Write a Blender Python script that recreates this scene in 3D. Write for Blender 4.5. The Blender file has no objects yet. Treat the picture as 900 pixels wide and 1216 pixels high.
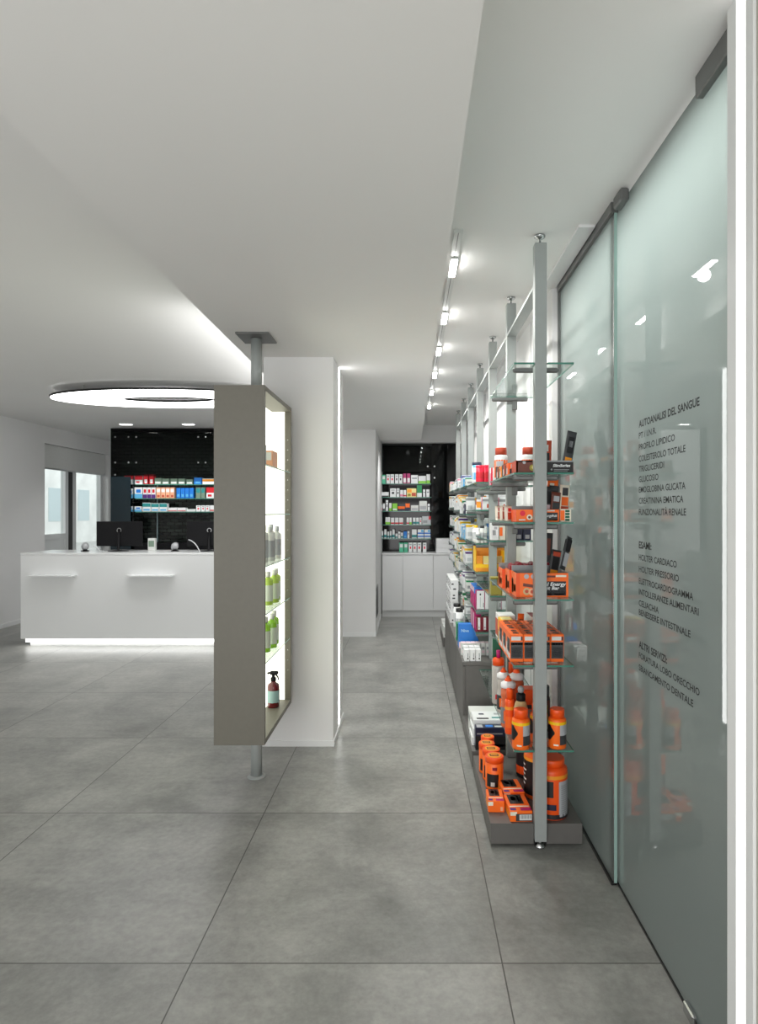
import bpy, math, random
from mathutils import Vector, Matrix
random.seed(7)
PI = math.pi
C = bpy.context.scene.collection
sc = bpy.context.scene

# ------------------------------------------------------------------ materials
_M = {}
def s2l(c):
    return tuple(((v / 12.92) if v <= 0.04045 else ((v + 0.055) / 1.055) ** 2.4) for v in c)
def rgb(r, g, b):
    return s2l((r / 255., g / 255., b / 255.))
def mat(name, col, rough=0.5, metal=0.0, spec=0.5, emit=None, estr=0.0, trans=0.0, coat=0.0):
    if name in _M: return _M[name]
    m = bpy.data.materials.new(name); m.use_nodes = True
    b = m.node_tree.nodes['Principled BSDF']
    b.inputs['Base Color'].default_value = (*col, 1)
    b.inputs['Roughness'].default_value = rough
    b.inputs['Metallic'].default_value = metal
    b.inputs['Specular IOR Level'].default_value = spec
    b.inputs['Coat Weight'].default_value = coat
    b.inputs['Transmission Weight'].default_value = trans
    if emit:
        b.inputs['Emission Color'].default_value = (*emit, 1)
        b.inputs['Emission Strength'].default_value = estr
    _M[name] = m
    return m
def noisy(name, col, amount=0.05, scale=3.0, rough=0.6, detail=4, bump=0.0):
    """paint / laminate with a faint procedural mottling"""
    if name in _M: return _M[name]
    m = mat(name, col, rough)
    nt = m.node_tree; b = nt.nodes['Principled BSDF']
    tc = nt.nodes.new('ShaderNodeTexCoord'); n = nt.nodes.new('ShaderNodeTexNoise')
    n.inputs['Scale'].default_value = scale; n.inputs['Detail'].default_value = detail
    r = nt.nodes.new('ShaderNodeValToRGB')
    r.color_ramp.elements[0].position = 0.3; r.color_ramp.elements[1].position = 0.7
    r.color_ramp.elements[0].color = (*[c * (1 - amount) for c in col], 1)
    r.color_ramp.elements[1].color = (*[min(1, c * (1 + amount)) for c in col], 1)
    nt.links.new(tc.outputs['Object'], n.inputs['Vector'])
    nt.links.new(n.outputs['Fac'], r.inputs['Fac'])
    nt.links.new(r.outputs['Color'], b.inputs['Base Color'])
    if bump:
        bp = nt.nodes.new('ShaderNodeBump'); bp.inputs['Strength'].default_value = bump
        bp.inputs['Distance'].default_value = 0.002
        nt.links.new(n.outputs['Fac'], bp.inputs['Height'])
        nt.links.new(bp.outputs['Normal'], b.inputs['Normal'])
    return m
def emitter(name, col, strength):
    if name in _M: return _M[name]
    m = bpy.data.materials.new(name); m.use_nodes = True
    nt = m.node_tree; nt.nodes.clear()
    o = nt.nodes.new('ShaderNodeOutputMaterial'); e = nt.nodes.new('ShaderNodeEmission')
    e.inputs['Color'].default_value = (*col, 1); e.inputs['Strength'].default_value = strength
    nt.links.new(e.outputs[0], o.inputs['Surface'])
    _M[name] = m
    return m
def schlick(nt, f0=.04):
    N = nt.nodes.new; L = nt.links.new
    lw = N('ShaderNodeLayerWeight'); lw.inputs['Blend'].default_value = .5
    p = N('ShaderNodeMath'); p.operation = 'POWER'; L(lw.outputs['Facing'], p.inputs[0]); p.inputs[1].default_value = 5
    q = N('ShaderNodeMath'); q.operation = 'MULTIPLY_ADD'; L(p.outputs[0], q.inputs[0]); q.inputs[1].default_value = 1 - f0; q.inputs[2].default_value = f0
    return q.outputs[0]
def glassy(name, tint, f0=.04, rough=0.02):
    """thin clear sheet: tinted transparency under a fresnel reflection"""
    if name in _M: return _M[name]
    m = bpy.data.materials.new(name); m.use_nodes = True
    nt = m.node_tree; nt.nodes.clear()
    o = nt.nodes.new('ShaderNodeOutputMaterial'); mx = nt.nodes.new('ShaderNodeMixShader')
    t = nt.nodes.new('ShaderNodeBsdfTransparent'); g = nt.nodes.new('ShaderNodeBsdfGlossy'); f = schlick(nt, f0)
    t.inputs['Color'].default_value = (*tint, 1); g.inputs['Roughness'].default_value = rough
    nt.links.new(f, mx.inputs[0]); nt.links.new(t.outputs[0], mx.inputs[1]); nt.links.new(g.outputs[0], mx.inputs[2])
    nt.links.new(mx.outputs[0], o.inputs['Surface'])
    _M[name] = m
    return m
def frosted(name, tint, see=0.06, diff=0.25, f0=.06):
    """acid-etched pane: scatters the light that comes through, polished on the shop side"""
    if name in _M: return _M[name]
    m = bpy.data.materials.new(name); m.use_nodes = True
    nt = m.node_tree; nt.nodes.clear(); N = nt.nodes.new; L = nt.links.new
    o = N('ShaderNodeOutputMaterial'); mx = N('ShaderNodeMixShader'); m2 = N('ShaderNodeMixShader'); m3 = N('ShaderNodeMixShader')
    t = N('ShaderNodeBsdfTranslucent'); d = N('ShaderNodeBsdfDiffuse'); g = N('ShaderNodeBsdfGlossy'); f = schlick(nt, f0); tr = N('ShaderNodeBsdfTransparent')
    t.inputs['Color'].default_value = (*tint, 1); d.inputs['Color'].default_value = (*[c * .8 for c in tint], 1)
    tr.inputs['Color'].default_value = (*tint, 1)
    g.inputs['Roughness'].default_value = 0.006
    m2.inputs[0].default_value = diff; L(t.outputs[0], m2.inputs[1]); L(d.outputs[0], m2.inputs[2])
    m3.inputs[0].default_value = see; L(m2.outputs[0], m3.inputs[1]); L(tr.outputs[0], m3.inputs[2])
    L(f, mx.inputs[0]); L(m3.outputs[0], mx.inputs[1]); L(g.outputs[0], mx.inputs[2])
    L(mx.outputs[0], o.inputs['Surface'])
    _M[name] = m
    return m
def floor_material():
    m = bpy.data.materials.new('concrete_tile'); m.use_nodes = True
    nt = m.node_tree; b = nt.nodes['Principled BSDF']; N = nt.nodes.new; L = nt.links.new
    tc = N('ShaderNodeTexCoord'); sep = N('ShaderNodeSeparateXYZ'); L(tc.outputs['Object'], sep.inputs[0])
    def cell(out, off):
        a = N('ShaderNodeMath'); a.operation = 'SUBTRACT'; L(out, a.inputs[0]); a.inputs[1].default_value = off
        fl = N('ShaderNodeMath'); fl.operation = 'FLOOR'; L(a.outputs[0], fl.inputs[0])
        fr = N('ShaderNodeMath'); fr.operation = 'SUBTRACT'; L(a.outputs[0], fr.inputs[0]); L(fl.outputs[0], fr.inputs[1])
        c = N('ShaderNodeMath'); c.operation = 'SUBTRACT'; L(fr.outputs[0], c.inputs[0]); c.inputs[1].default_value = .5
        ab = N('ShaderNodeMath'); ab.operation = 'ABSOLUTE'; L(c.outputs[0], ab.inputs[0])
        gt = N('ShaderNodeMath'); gt.operation = 'GREATER_THAN'; L(ab.outputs[0], gt.inputs[0]); gt.inputs[1].default_value = .4978
        return fl.outputs[0], gt.outputs[0]
    cx, gx = cell(sep.outputs[0], 0.293); cy, gy = cell(sep.outputs[1], 0.002)
    mxn = N('ShaderNodeMath'); mxn.operation = 'MAXIMUM'; L(gx, mxn.inputs[0]); L(gy, mxn.inputs[1])
    comb = N('ShaderNodeCombineXYZ'); L(cx, comb.inputs[0]); L(cy, comb.inputs[1])
    wn = N('ShaderNodeTexWhiteNoise'); wn.noise_dimensions = '3D'; L(comb.outputs[0], wn.inputs['Vector'])
    off = N('ShaderNodeVectorMath'); off.operation = 'SCALE'; L(wn.outputs['Color'], off.inputs[0]); off.inputs['Scale'].default_value = 30
    add = N('ShaderNodeVectorMath'); add.operation = 'ADD'; L(tc.outputs['Object'], add.inputs[0]); L(off.outputs[0], add.inputs[1])
    n1 = N('ShaderNodeTexNoise'); n1.inputs['Scale'].default_value = 2.2; n1.inputs['Detail'].default_value = 8; n1.inputs['Roughness'].default_value = .62; n1.inputs['Distortion'].default_value = .35
    n2 = N('ShaderNodeTexNoise'); n2.inputs['Scale'].default_value = 38; n2.inputs['Detail'].default_value = 6; n2.inputs['Roughness'].default_value = .7
    L(add.outputs[0], n1.inputs['Vector']); L(add.outputs[0], n2.inputs['Vector'])
    st = N('ShaderNodeMapping'); st.inputs['Scale'].default_value = (3, 26, 1); L(add.outputs[0], st.inputs['Vector'])
    n3 = N('ShaderNodeTexNoise'); n3.inputs['Scale'].default_value = 1; n3.inputs['Detail'].default_value = 5; L(st.outputs[0], n3.inputs['Vector'])
    r1 = N('ShaderNodeValToRGB'); e = r1.color_ramp.elements
    e[0].position = .33; e[0].color = (*rgb(124, 125, 121), 1); e[1].position = .66; e[1].color = (*rgb(164, 164, 159), 1)
    L(n1.outputs['Fac'], r1.inputs['Fac'])
    def mixc(fac, a, bb, mode='MIX'):
        x = N('ShaderNodeMix'); x.data_type = 'RGBA'; x.blend_type = mode
        if isinstance(fac, float): x.inputs[0].default_value = fac
        else: L(fac, x.inputs[0])
        L(a, x.inputs[6])
        if isinstance(bb, tuple): x.inputs[7].default_value = (*bb, 1)
        else: L(bb, x.inputs[7])
        return x.outputs[2]
    r2 = N('ShaderNodeValToRGB'); e = r2.color_ramp.elements; e[0].position = .35; e[0].color = (.55, .55, .55, 1); e[1].position = .65; e[1].color = (1.3, 1.3, 1.3, 1)
    L(n2.outputs['Fac'], r2.inputs['Fac'])
    r3 = N('ShaderNodeValToRGB'); e = r3.color_ramp.elements; e[0].position = .3; e[0].color = (.8, .8, .8, 1); e[1].position = .7; e[1].color = (1.14, 1.14, 1.14, 1)
    L(n3.outputs['Fac'], r3.inputs['Fac'])
    c1 = mixc(.3, r1.outputs['Color'], r2.outputs['Color'], 'MULTIPLY')
    c2 = mixc(.28, c1, r3.outputs['Color'], 'MULTIPLY')
    c3 = mixc(mxn.outputs[0], c2, rgb(78, 77, 74))
    L(c3, b.inputs['Base Color'])
    rr = N('ShaderNodeMapRange'); rr.inputs['To Min'].default_value = .26; rr.inputs['To Max'].default_value = .42
    L(n1.outputs['Fac'], rr.inputs['Value']); L(rr.outputs['Result'], b.inputs['Roughness'])
    b.inputs['Specular IOR Level'].default_value = .45
    bp = N('ShaderNodeBump'); bp.inputs['Strength'].default_value = .06; bp.inputs['Distance'].default_value = .002
    L(n2.outputs['Fac'], bp.inputs['Height']); L(bp.outputs['Normal'], b.inputs['Normal'])
    return m
def stock_panel_material():
    """dark tinted glass with the faint courses of the stock behind it"""
    m = mat('smoked_glass_panel', (.004, .005, .005), .07, spec=.35)
    nt = m.node_tree; b = nt.nodes['Principled BSDF']; N = nt.nodes.new; L = nt.links.new
    tc = N('ShaderNodeTexCoord'); mp = N('ShaderNodeMapping'); mp.inputs['Rotation'].default_value = (PI / 2, 0, 0)
    br = N('ShaderNodeTexBrick'); br.inputs['Scale'].default_value = 1
    br.inputs['Brick Width'].default_value = .115; br.inputs['Row Height'].default_value = .05; br.inputs['Mortar Size'].default_value = .005
    br.inputs['Color1'].default_value = (.030, .040, .034, 1); br.inputs['Color2'].default_value = (.009, .012, .011, 1); br.inputs['Mortar'].default_value = (.002, .002, .002, 1)
    L(tc.outputs['Object'], mp.inputs['Vector']); L(mp.outputs[0], br.inputs['Vector'])
    L(br.outputs['Color'], b.inputs['Base Color'])
    return m

W_WALL = noisy('white_paint', (.76, .76, .755), .015, 1.5, .75)
W_CEIL = noisy('ceiling_paint', (.84, .835, .82), .012, 1.2, .8)
W_TRIM = mat('white_lacquer', (.78, .79, .785), .35)
SOLID = noisy('white_solid_surface', (.80, .81, .81), .01, 2, .22)
STEEL = noisy('satin_aluminium', rgb(154, 159, 157), .02, 30, .42)
CHROME = mat('brushed_steel', (.55, .56, .56), .25, 1)
DKSTEEL = mat('dark_bracket_metal', rgb(112, 113, 112), .4, .4)
BLKMETAL = mat('black_metal', (.01, .01, .01), .4)
OLIVE = noisy('olive_grey_laminate', rgb(108, 105, 95), .03, 40, .5)
TAUPE = noisy('taupe_laminate', rgb(98, 96, 93), .03, 30, .5)
BLACKGL = mat('black_glass', (.002, .0022, .0022), .05, spec=.2)
STOCK = stock_panel_material()
GEDGE = mat('green_glass_edge', rgb(70, 128, 112), .15)
PEDGE = mat('pale_glass_edge', rgb(150, 178, 170), .12)
GSHELF = glassy('shelf_glass', (.93, .97, .955))
GCLEAR = glassy('clear_glass', (.93, .96, .95))
FROST = frosted('satin_glass', (.50, .54, .525), diff=.22)
BLACKP = mat('black_plastic', (.008, .008, .009), .5, spec=.15)
TXT = mat('black_vinyl', (.008, .008, .009), .6)

COLS = dict(
    white=(236, 238, 238), offwhite=(222, 224, 220), grey=(150, 154, 156), lightgrey=(196, 200, 202), dark=(38, 38, 42), black=(16, 16, 18),
    orange=(255, 112, 28), deeporange=(248, 88, 22), amber=(250, 160, 40), red=(205, 26, 40), darkred=(130, 18, 36), crimson=(228, 14, 58),
    magenta=(178, 20, 104), pink=(236, 150, 172), palepink=(240, 214, 220), purple=(86, 40, 120), navy=(22, 30, 60), blue=(24, 118, 208), skyblue=(92, 178, 224),
    lightblue=(166, 208, 232), teal=(40, 140, 140), green=(30, 140, 86), darkgreen=(10, 92, 62), lime=(140, 210, 70), mint=(84, 190, 150),
    yellow=(252, 200, 20), paleyellow=(240, 226, 150), olive=(150, 140, 40), tan=(206, 176, 124), brown=(104, 50, 36), brick=(196, 78, 52),
    peach=(240, 178, 140), sage=(118, 140, 122), cream=(238, 232, 214), wine=(96, 16, 24), charcoal=(58, 60, 62), silver=(178, 180, 184))
def col(n, rough=.42):
    return mat('print_' + n, rgb(*COLS[n]), rough)

# ------------------------------------------------------------------ mesh builder
class MB:
    def __init__(s): s.v = []; s.f = []; s.mi = []; s.sm = []; s.mats = []
    def m(s, material):
        if material not in s.mats: s.mats.append(material)
        return s.mats.index(material)
    def face(s, pts, material, smooth=False):
        b = len(s.v); s.v += [tuple(p) for p in pts]; s.f.append(tuple(range(b, b + len(pts)))); s.mi.append(s.m(material)); s.sm.append(smooth)
    def raw(s, vs, fs, material, smooth=False):
        b = len(s.v); s.v += [tuple(p) for p in vs]; k = s.m(material)
        for f in fs: s.f.append(tuple(b + i for i in f)); s.mi.append(k); s.sm.append(smooth)
    def box(s, x0, x1, y0, y1, z0, z1, material, faces=None, bev=0.0):
        """faces: optional {'-x','+x','-y','+y','-z','+z'} -> material overrides"""
        if bev > 0:
            return s.bevbox(x0, x1, y0, y1, z0, z1, material, bev)
        vs = [(x0, y0, z0), (x1, y0, z0), (x1, y1, z0), (x0, y1, z0), (x0, y0, z1), (x1, y0, z1), (x1, y1, z1), (x0, y1, z1)]
        fs = {'-z': (0, 3, 2, 1), '+z': (4, 5, 6, 7), '-y': (0, 1, 5, 4), '+x': (1, 2, 6, 5), '+y': (2, 3, 7, 6), '-x': (3, 0, 4, 7)}
        b = len(s.v); s.v += vs
        for k, f in fs.items():
            s.f.append(tuple(b + i for i in f)); s.mi.append(s.m((faces or {}).get(k, material))); s.sm.append(False)
    def bevbox(s, x0, x1, y0, y1, z0, z1, material, bev):
        # chamfered box
        b = min(bev, (x1 - x0) * .45, (y1 - y0) * .45, (z1 - z0) * .45)
        vs = []; idx = {}
        for i, X in enumerate((x0, x1)):
            for j, Y in enumerate((y0, y1)):
                for k, Z in enumerate((z0, z1)):
                    sx, sy, sz = (1 if i == 0 else -1), (1 if j == 0 else -1), (1 if k == 0 else -1)
                    for ax in range(3):
                        p = [X + sx * b, Y + sy * b, Z + sz * b]; p[ax] = (X, Y, Z)[ax]
                        idx[(i, j, k, ax)] = len(vs); vs.append(tuple(p))
        fs = []
        g = lambda i, j, k, a: idx[(i, j, k, a)]
        fs += [(g(0,0,0,0), g(0,0,1,0), g(0,1,1,0), g(0,1,0,0)), (g(1,0,0,0), g(1,1,0,0), g(1,1,1,0), g(1,0,1,0)),
               (g(0,0,0,1), g(1,0,0,1), g(1,0,1,1), g(0,0,1,1)), (g(0,1,0,1), g(0,1,1,1), g(1,1,1,1), g(1,1,0,1)),
               (g(0,0,0,2), g(0,1,0,2), g(1,1,0,2), g(1,0,0,2)), (g(0,0,1,2), g(1,0,1,2), g(1,1,1,2), g(0,1,1,2))]
        for a, c in ((0, 1), (0, 2), (1, 2)):
            o = 3 - a - c
            for p in (0, 1):
                for q in (0, 1):
                    t0 = [0, 0, 0]; t1 = [0, 0, 0]
                    t0[a] = t1[a] = p; t0[c] = t1[c] = q; t0[o] = 0; t1[o] = 1
                    f = (g(*t0, a), g(*t1, a), g(*t1, c), g(*t0, c))
                    sgn = (1 if p == q else -1) * (1 if (a, c) != (0, 2) else -1)
                    fs.append(f if sgn > 0 else f[::-1])
        for i in (0, 1):
            for j in (0, 1):
                for k in (0, 1):
                    f = (g(i, j, k, 0), g(i, j, k, 1), g(i, j, k, 2))
                    fs.append(f if (i + j + k) % 2 == 1 else f[::-1])
        s.raw(vs, fs, material)
    def lathe(s, prof, material, c=(0, 0, 0), n=24, smooth=True, caps=True, sx=1., sy=1.):
        """prof: list of (r, z) or (r, z, material) from the bottom up"""
        base = len(s.v)
        for p in prof:
            for i in range(n):
                a = 2 * PI * i / n
                s.v.append((c[0] + p[0] * math.cos(a) * sx, c[1] + p[0] * math.sin(a) * sy, c[2] + p[1]))
        for k in range(len(prof) - 1):
            mk = s.m(prof[k][2] if len(prof[k]) > 2 else material)
            for i in range(n):
                j = (i + 1) % n
                s.f.append((base + k * n + i, base + k * n + j, base + (k + 1) * n + j, base + (k + 1) * n + i)); s.mi.append(mk); s.sm.append(smooth)
        if caps:
            if prof[0][0] > 1e-6: s.f.append(tuple(base + i for i in reversed(range(n)))); s.mi.append(s.m(prof[0][2] if len(prof[0]) > 2 else material)); s.sm.append(False)
            t = base + (len(prof) - 1) * n
            lm = prof[-1][2] if len(prof[-1]) > 2 else material
            if prof[-1][0] > 1e-6: s.f.append(tuple(t + i for i in range(n))); s.mi.append(s.m(lm)); s.sm.append(False)
    def arc_patch(s, r, z0, z1, a0, a1, material, c=(0, 0, 0), n=8):
        """curved patch (printed area) on a cylinder"""
        vs = []
        for i in range(n + 1):
            a = a0 + (a1 - a0) * i / n
            for z in (z0, z1): vs.append((c[0] + r * math.cos(a), c[1] + r * math.sin(a), c[2] + z))
        s.raw(vs, [(2 * i, 2 * i + 2, 2 * i + 3, 2 * i + 1) for i in range(n)], material, True)
    def tube(s, pts, r, material, n=10, smooth=True):
        pts = [Vector(p) for p in pts]; base = len(s.v); k = s.m(material)
        up = Vector((0, 0, 1))
        for i, p in enumerate(pts):
            d = (pts[min(i + 1, len(pts) - 1)] - pts[max(i - 1, 0)]).normalized()
            a = d.cross(up if abs(d.z) < .95 else Vector((1, 0, 0))).normalized(); b = d.cross(a).normalized()
            for j in range(n):
                t = 2 * PI * j / n; q = p + a * (r * math.cos(t)) + b * (r * math.sin(t)); s.v.append(tuple(q))
        for i in range(len(pts) - 1):
            for j in range(n):
                q = (j + 1) % n
                s.f.append((base + i * n + j, base + i * n + q, base + (i + 1) * n + q, base + (i + 1) * n + j)); s.mi.append(k); s.sm.append(smooth)
        s.f.append(tuple(base + j for j in range(n))); s.mi.append(k); s.sm.append(False)
        e = base + (len(pts) - 1) * n
        s.f.append(tuple(e + j for j in reversed(range(n)))); s.mi.append(k); s.sm.append(False)
    def prism(s, poly, z0, z1, material):
        """poly: list of (x, y), counter-clockwise"""
        n = len(poly); vs = [(x, y, z0) for x, y in poly] + [(x, y, z1) for x, y in poly]
        fs = [tuple(reversed(range(n))), tuple(range(n, 2 * n))] + [(i, (i + 1) % n, n + (i + 1) % n, n + i) for i in range(n)]
        s.raw(vs, fs, material)
    def xform(s, mtx):
        s.v = [tuple(mtx @ Vector(p)) for p in s.v]; return s
    def build(s, name, parent=None, loc=None):
        me = bpy.data.meshes.new(name); me.from_pydata(s.v, [], s.f)
        for m_ in s.mats: me.materials.append(m_)
        me.polygons.foreach_set('material_index', s.mi); me.polygons.foreach_set('use_smooth', s.sm)
        me.update()
        o = bpy.data.objects.new(name, me); C.objects.link(o)
        if parent is not None: o.parent = parent
        if loc: o.location = loc
        return o

LABELS = set()
def tag(o, label, cat, group=None):
    n = len(label.replace(',', ' ').split())
    if n > 16 or n < 4: print('LABEL LENGTH', n, label)
    if label in LABELS: print('DUP LABEL', label)
    LABELS.add(label)
    o['label'] = label; o['category'] = cat
    if group: o['group'] = group
    return o
def empty(name, loc, label, cat, group=None, rz=0):
    o = bpy.data.objects.new(name, None); C.objects.link(o); o.location = loc; o.rotation_euler = (0, 0, rz)
    o.empty_display_size = .05
    return tag(o, label, cat, group)
def struct(o):
    o['kind'] = 'structure'; return o
_fc = {}
def text_geo(txt, bold=False):
    cu = bpy.data.curves.new('t', 'FONT'); cu.body = txt; cu.size = 1; cu.resolution_u = 3
    cu.offset = .026 if bold else .013
    ob = bpy.data.objects.new('t', cu); C.objects.link(ob)
    dg = bpy.context.evaluated_depsgraph_get(); dg.update()
    me = bpy.data.meshes.new_from_object(ob.evaluated_get(dg))
    vs = [tuple(v.co) for v in me.vertices]; fs = [tuple(p.vertices) for p in me.polygons]
    bpy.data.objects.remove(ob); bpy.data.curves.remove(cu); bpy.data.meshes.remove(me)
    return vs, fs
def put_text(mb, txt, org, udir, vdir, height, width, material, bold=False, shear=0.0):
    """lay text with its cap height and overall length on a plane"""
    vs, fs = text_geo(txt, bold)
    if not vs: return
    x0 = min(v[0] for v in vs); x1 = max(v[0] for v in vs)
    sx = (width / (x1 - x0)) if width else height / .70; sy = height / .70
    o = Vector(org); u = Vector(udir); w = Vector(vdir)
    mb.raw([o + u * ((v[0] - x0) * sx + shear * v[1] * sy) + w * (v[1] * sy) for v in vs], fs, material)
ORD = ['first', 'second', 'third', 'fourth', 'fifth', 'sixth', 'seventh', 'eighth', 'ninth', 'tenth', 'eleventh', 'twelfth', 'thirteenth', 'fourteenth', 'fifteenth', 'sixteenth', 'seventeenth', 'eighteenth', 'nineteenth', 'twentieth']

# ------------------------------------------------------------------ camera
cam_d = bpy.data.cameras.new('camera'); cam = bpy.data.objects.new('camera', cam_d); C.objects.link(cam); sc.camera = cam
EYE = 1.45
cam.location = (0, 0, EYE); cam.rotation_euler = (PI / 2, 0, 0)
cam_d.sensor_fit = 'VERTICAL'; cam_d.sensor_height = 36; cam_d.lens = 36 * 740 / 1216.
cam_d.shift_x = -(488 - 450) / 1216.; cam_d.shift_y = 0; cam_d.clip_start = .02; cam_d.clip_end = 100

# ------------------------------------------------------------------ setting
CZ = 2.65; SZ = 2.41        # ceiling and lowered soffit
XL = -5.1; YF = -2.2        # left wall, front (open shop front)
b = MB(); b.box(XL - 3, 3.4, YF - .3, 11.0, -.12, 0, floor_material()); struct(b.build('floor'))
b = MB(); b.box(XL - .25, 3.4, YF, 10.8, CZ, CZ + .12, W_CEIL); struct(b.build('ceiling'))
b = MB(); b.prism([(-.945, YF), (.137, YF), (.137, 8.35), (-1.07, 8.35)], SZ, CZ - .001, W_CEIL); struct(b.build('ceiling_soffit'))
# left wall with the window opening near its far end
b = MB()
b.box(XL - .2, XL, YF, 8.68, 0, CZ, W_WALL); b.box(XL - .2, XL, 8.68, 10.5, 2.41, CZ, W_WALL); b.box(XL - .2, XL, 10.5, 10.8, 0, CZ, W_WALL)
struct(b.build('wall_left'))
b = MB(); b.box(XL, -.9, 10.6, 10.8, 0, CZ, W_WALL); struct(b.build('wall_back'))
b = MB(); b.box(-.9, 1.2, 9.06, 9.2, 0, CZ, W_WALL); b.box(-.412, .95, 8.62, 9.06, 2.415, CZ, W_WALL); struct(b.build('wall_rear'))
# right wall behind the rack, with its return towards the glass
b = MB(); b.box(.752, .95, 3.32, 9.06, 0, CZ, W_WALL)
struct(b.build('wall_right'))
# plain panel joints on the right wall
b = MB()
for y in (3.9, 4.7, 5.5, 6.3, 7.1, 7.9): b.box(.7495, .7525, y, y + .006, .1, CZ - .01, mat('joint', (.35, .36, .36), .8))
struct(b.build('trim_1'))
b = MB(); b.box(.744, .7525, 3.325, 9.0, 0, .09, W_TRIM); struct(b.build('baseboard_right'))
# near jamb the glass door slides behind, with its recessed light
b = MB()
b.box(.757, .79, 1.452, 1.492, 0, CZ, W_TRIM); b.box(.757, .79, 1.38, 1.41, 0, CZ, W_TRIM); b.box(.775, .79, 1.41, 1.452, 0, CZ, W_TRIM)
b.box(.764, .95, YF, 1.378, 0, CZ, noisy('warm_panel', rgb(176, 174, 160), .02, 8, .5))
struct(b.build('wall_near'))
b = MB(); b.box(.7655, .7745, 1.417, 1.445, .003, CZ - .003, emitter('led_white', (1, .99, .95), 2.4)); o = b.build('light_strip'); tag(o, 'tall white recessed light strip in the jamb at the right photo edge', 'light')
b = MB(); b.box(.70, .768, 2.60, 3.315, CZ - .012, CZ - .0005, W_TRIM); struct(b.build('lit_ceiling_patch'))  # added white board standing in for a lit strip of ceiling
# consulting room behind the frosted glass
b = MB(); b.box(2.6, 2.75, 1.1, 3.6, 0, CZ, W_WALL); b.box(.95, 2.6, 3.45, 3.6, 0, CZ, W_WALL); b.box(.95, 2.6, .95, 1.1, 0, CZ, W_WALL); struct(b.build('wall_consulting'))
b = MB(); b.box(.80, .95, 3.30, 3.318, 0, CZ, W_WALL); struct(b.build('wall_return'))
# pillar with the light groove
b = MB(); b.box(-.913, -.4815, 3.86, 4.40, 0, SZ, W_WALL); struct(b.build('wall_pillar'))
b = MB()
b.box(-.919, -.4745, 3.852, 3.8595, 0, .035, W_TRIM); b.box(-.481, -.4745, 3.8595, 4.406, 0, .035, W_TRIM)
struct(b.build('baseboard_pillar'))
b = MB(); b.box(-.481, -.478, 4.13, 4.18, .045, SZ - .004, emitter('led_pillar', (1, 1, .98), 9)); o = b.build('light_strip'); tag(o, 'vertical white light strip up the aisle side of the white pillar', 'light')
b = MB(); b.box(-1.75, -.412, 7.25, 9.06, 0, SZ, W_WALL); struct(b.build('wall_center'))
b = MB(); b.box(-1.75, -.406, 7.243, 7.2495, 0, .05, W_TRIM); b.box(-.4115, -.406, 7.2495, 8.55, 0, .05, W_TRIM); struct(b.build('baseboard_center'))
b = MB(); b.box(XL, XL + .012, YF, 8.68, 0, .05, W_TRIM); struct(b.build('baseboard_left'))
t = empty('air_vent', (-.409, 7.52, .2), 'grey slotted air grille low on the side of the far white wall', 'vent')
b = MB(); b.box(-.4055 + .409, -.4115 + .409, -.18, .18, 0, .36, DKSTEEL)
for k in range(12): b.box(0.0036, .0066, -.165, .165, .02 + k * .027, .034 + k * .027, BLKMETAL)
b.build('slats', t)

# ------------------------------------------------------------------ window in the left wall
b = MB(); FR = mat('grey_frame', rgb(214, 217, 217), .4)
X0, X1 = XL - .16, XL - .09
b.box(X0, X1, 8.68, 8.73, 0, 2.41, FR); b.box(X0, X1, 9.36, 9.44, 0, 2.41, FR); b.box(X0, X1, 9.56, 9.66, 0, 2.41, FR); b.box(X0, X1, 10.42, 10.5, 0, 2.41, FR)
b.box(X0, X1, 8.73, 9.36, 1.05, 1.13, FR); b.box(X0, X1, 8.73, 10.42, 2.33, 2.41, FR); b.box(X0, X1, 8.73, 9.36, 0, .12, FR); b.box(X0, X1, 9.66, 10.42, 0, .1, FR)
b.box(X0 + .02, X1 - .02, 8.86, 9.25, .2, 1.0, mat('dark_infill', (.05, .055, .055), .5)); b.box(X0 + .01, X1 - .01, 8.73, 9.36, .12, 1.05, FR)
b.box(X0, X1, 9.44, 9.56, 0, 2.41, mat('dark_gap', (.03, .03, .03), .6))
w1 = struct(b.build('window_1'))
b = MB(); b.box(XL - .128, XL - .122, 8.73, 9.36, 1.13, 2.33, GCLEAR); b.box(XL - .128, XL - .122, 9.66, 10.42, .1, 2.33, GCLEAR); b.build('window_pane', w1)
b = MB(); b.box(XL - .075, XL - .045, 8.685, 10.49, 2.08, 2.405, noisy('blind_fabric', rgb(216, 217, 215), .03, 60, .8)); b.tube([(XL - .06, 8.685, 2.07), (XL - .06, 10.49, 2.07)], .014, FR)
o = b.build('roller_blind'); tag(o, 'grey roller blind half lowered over the left window', 'blind')
# street outside the window: pavement and a pale house front
b = MB(); b.box(XL - 12, XL - 3, 0, 60, -.15, -.12, noisy('pavement', (.5, .5, .49), .1, 3)); struct(b.build('street'))
b = MB(); b.box(XL - 12.4, XL - 12, 4, 60, -.12, 9, noisy('facade', (.82, .83, .82), .12, 1.3))
for k in range(20):
    for z in (1.0, 4.0): b.box(XL - 12.02, XL - 11.98, 6 + k * 2.6, 7.1 + k * 2.6, z, z + 1.6, mat('facade_window', (.5, .6, .63), .3))
struct(b.build('facade'))

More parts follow.
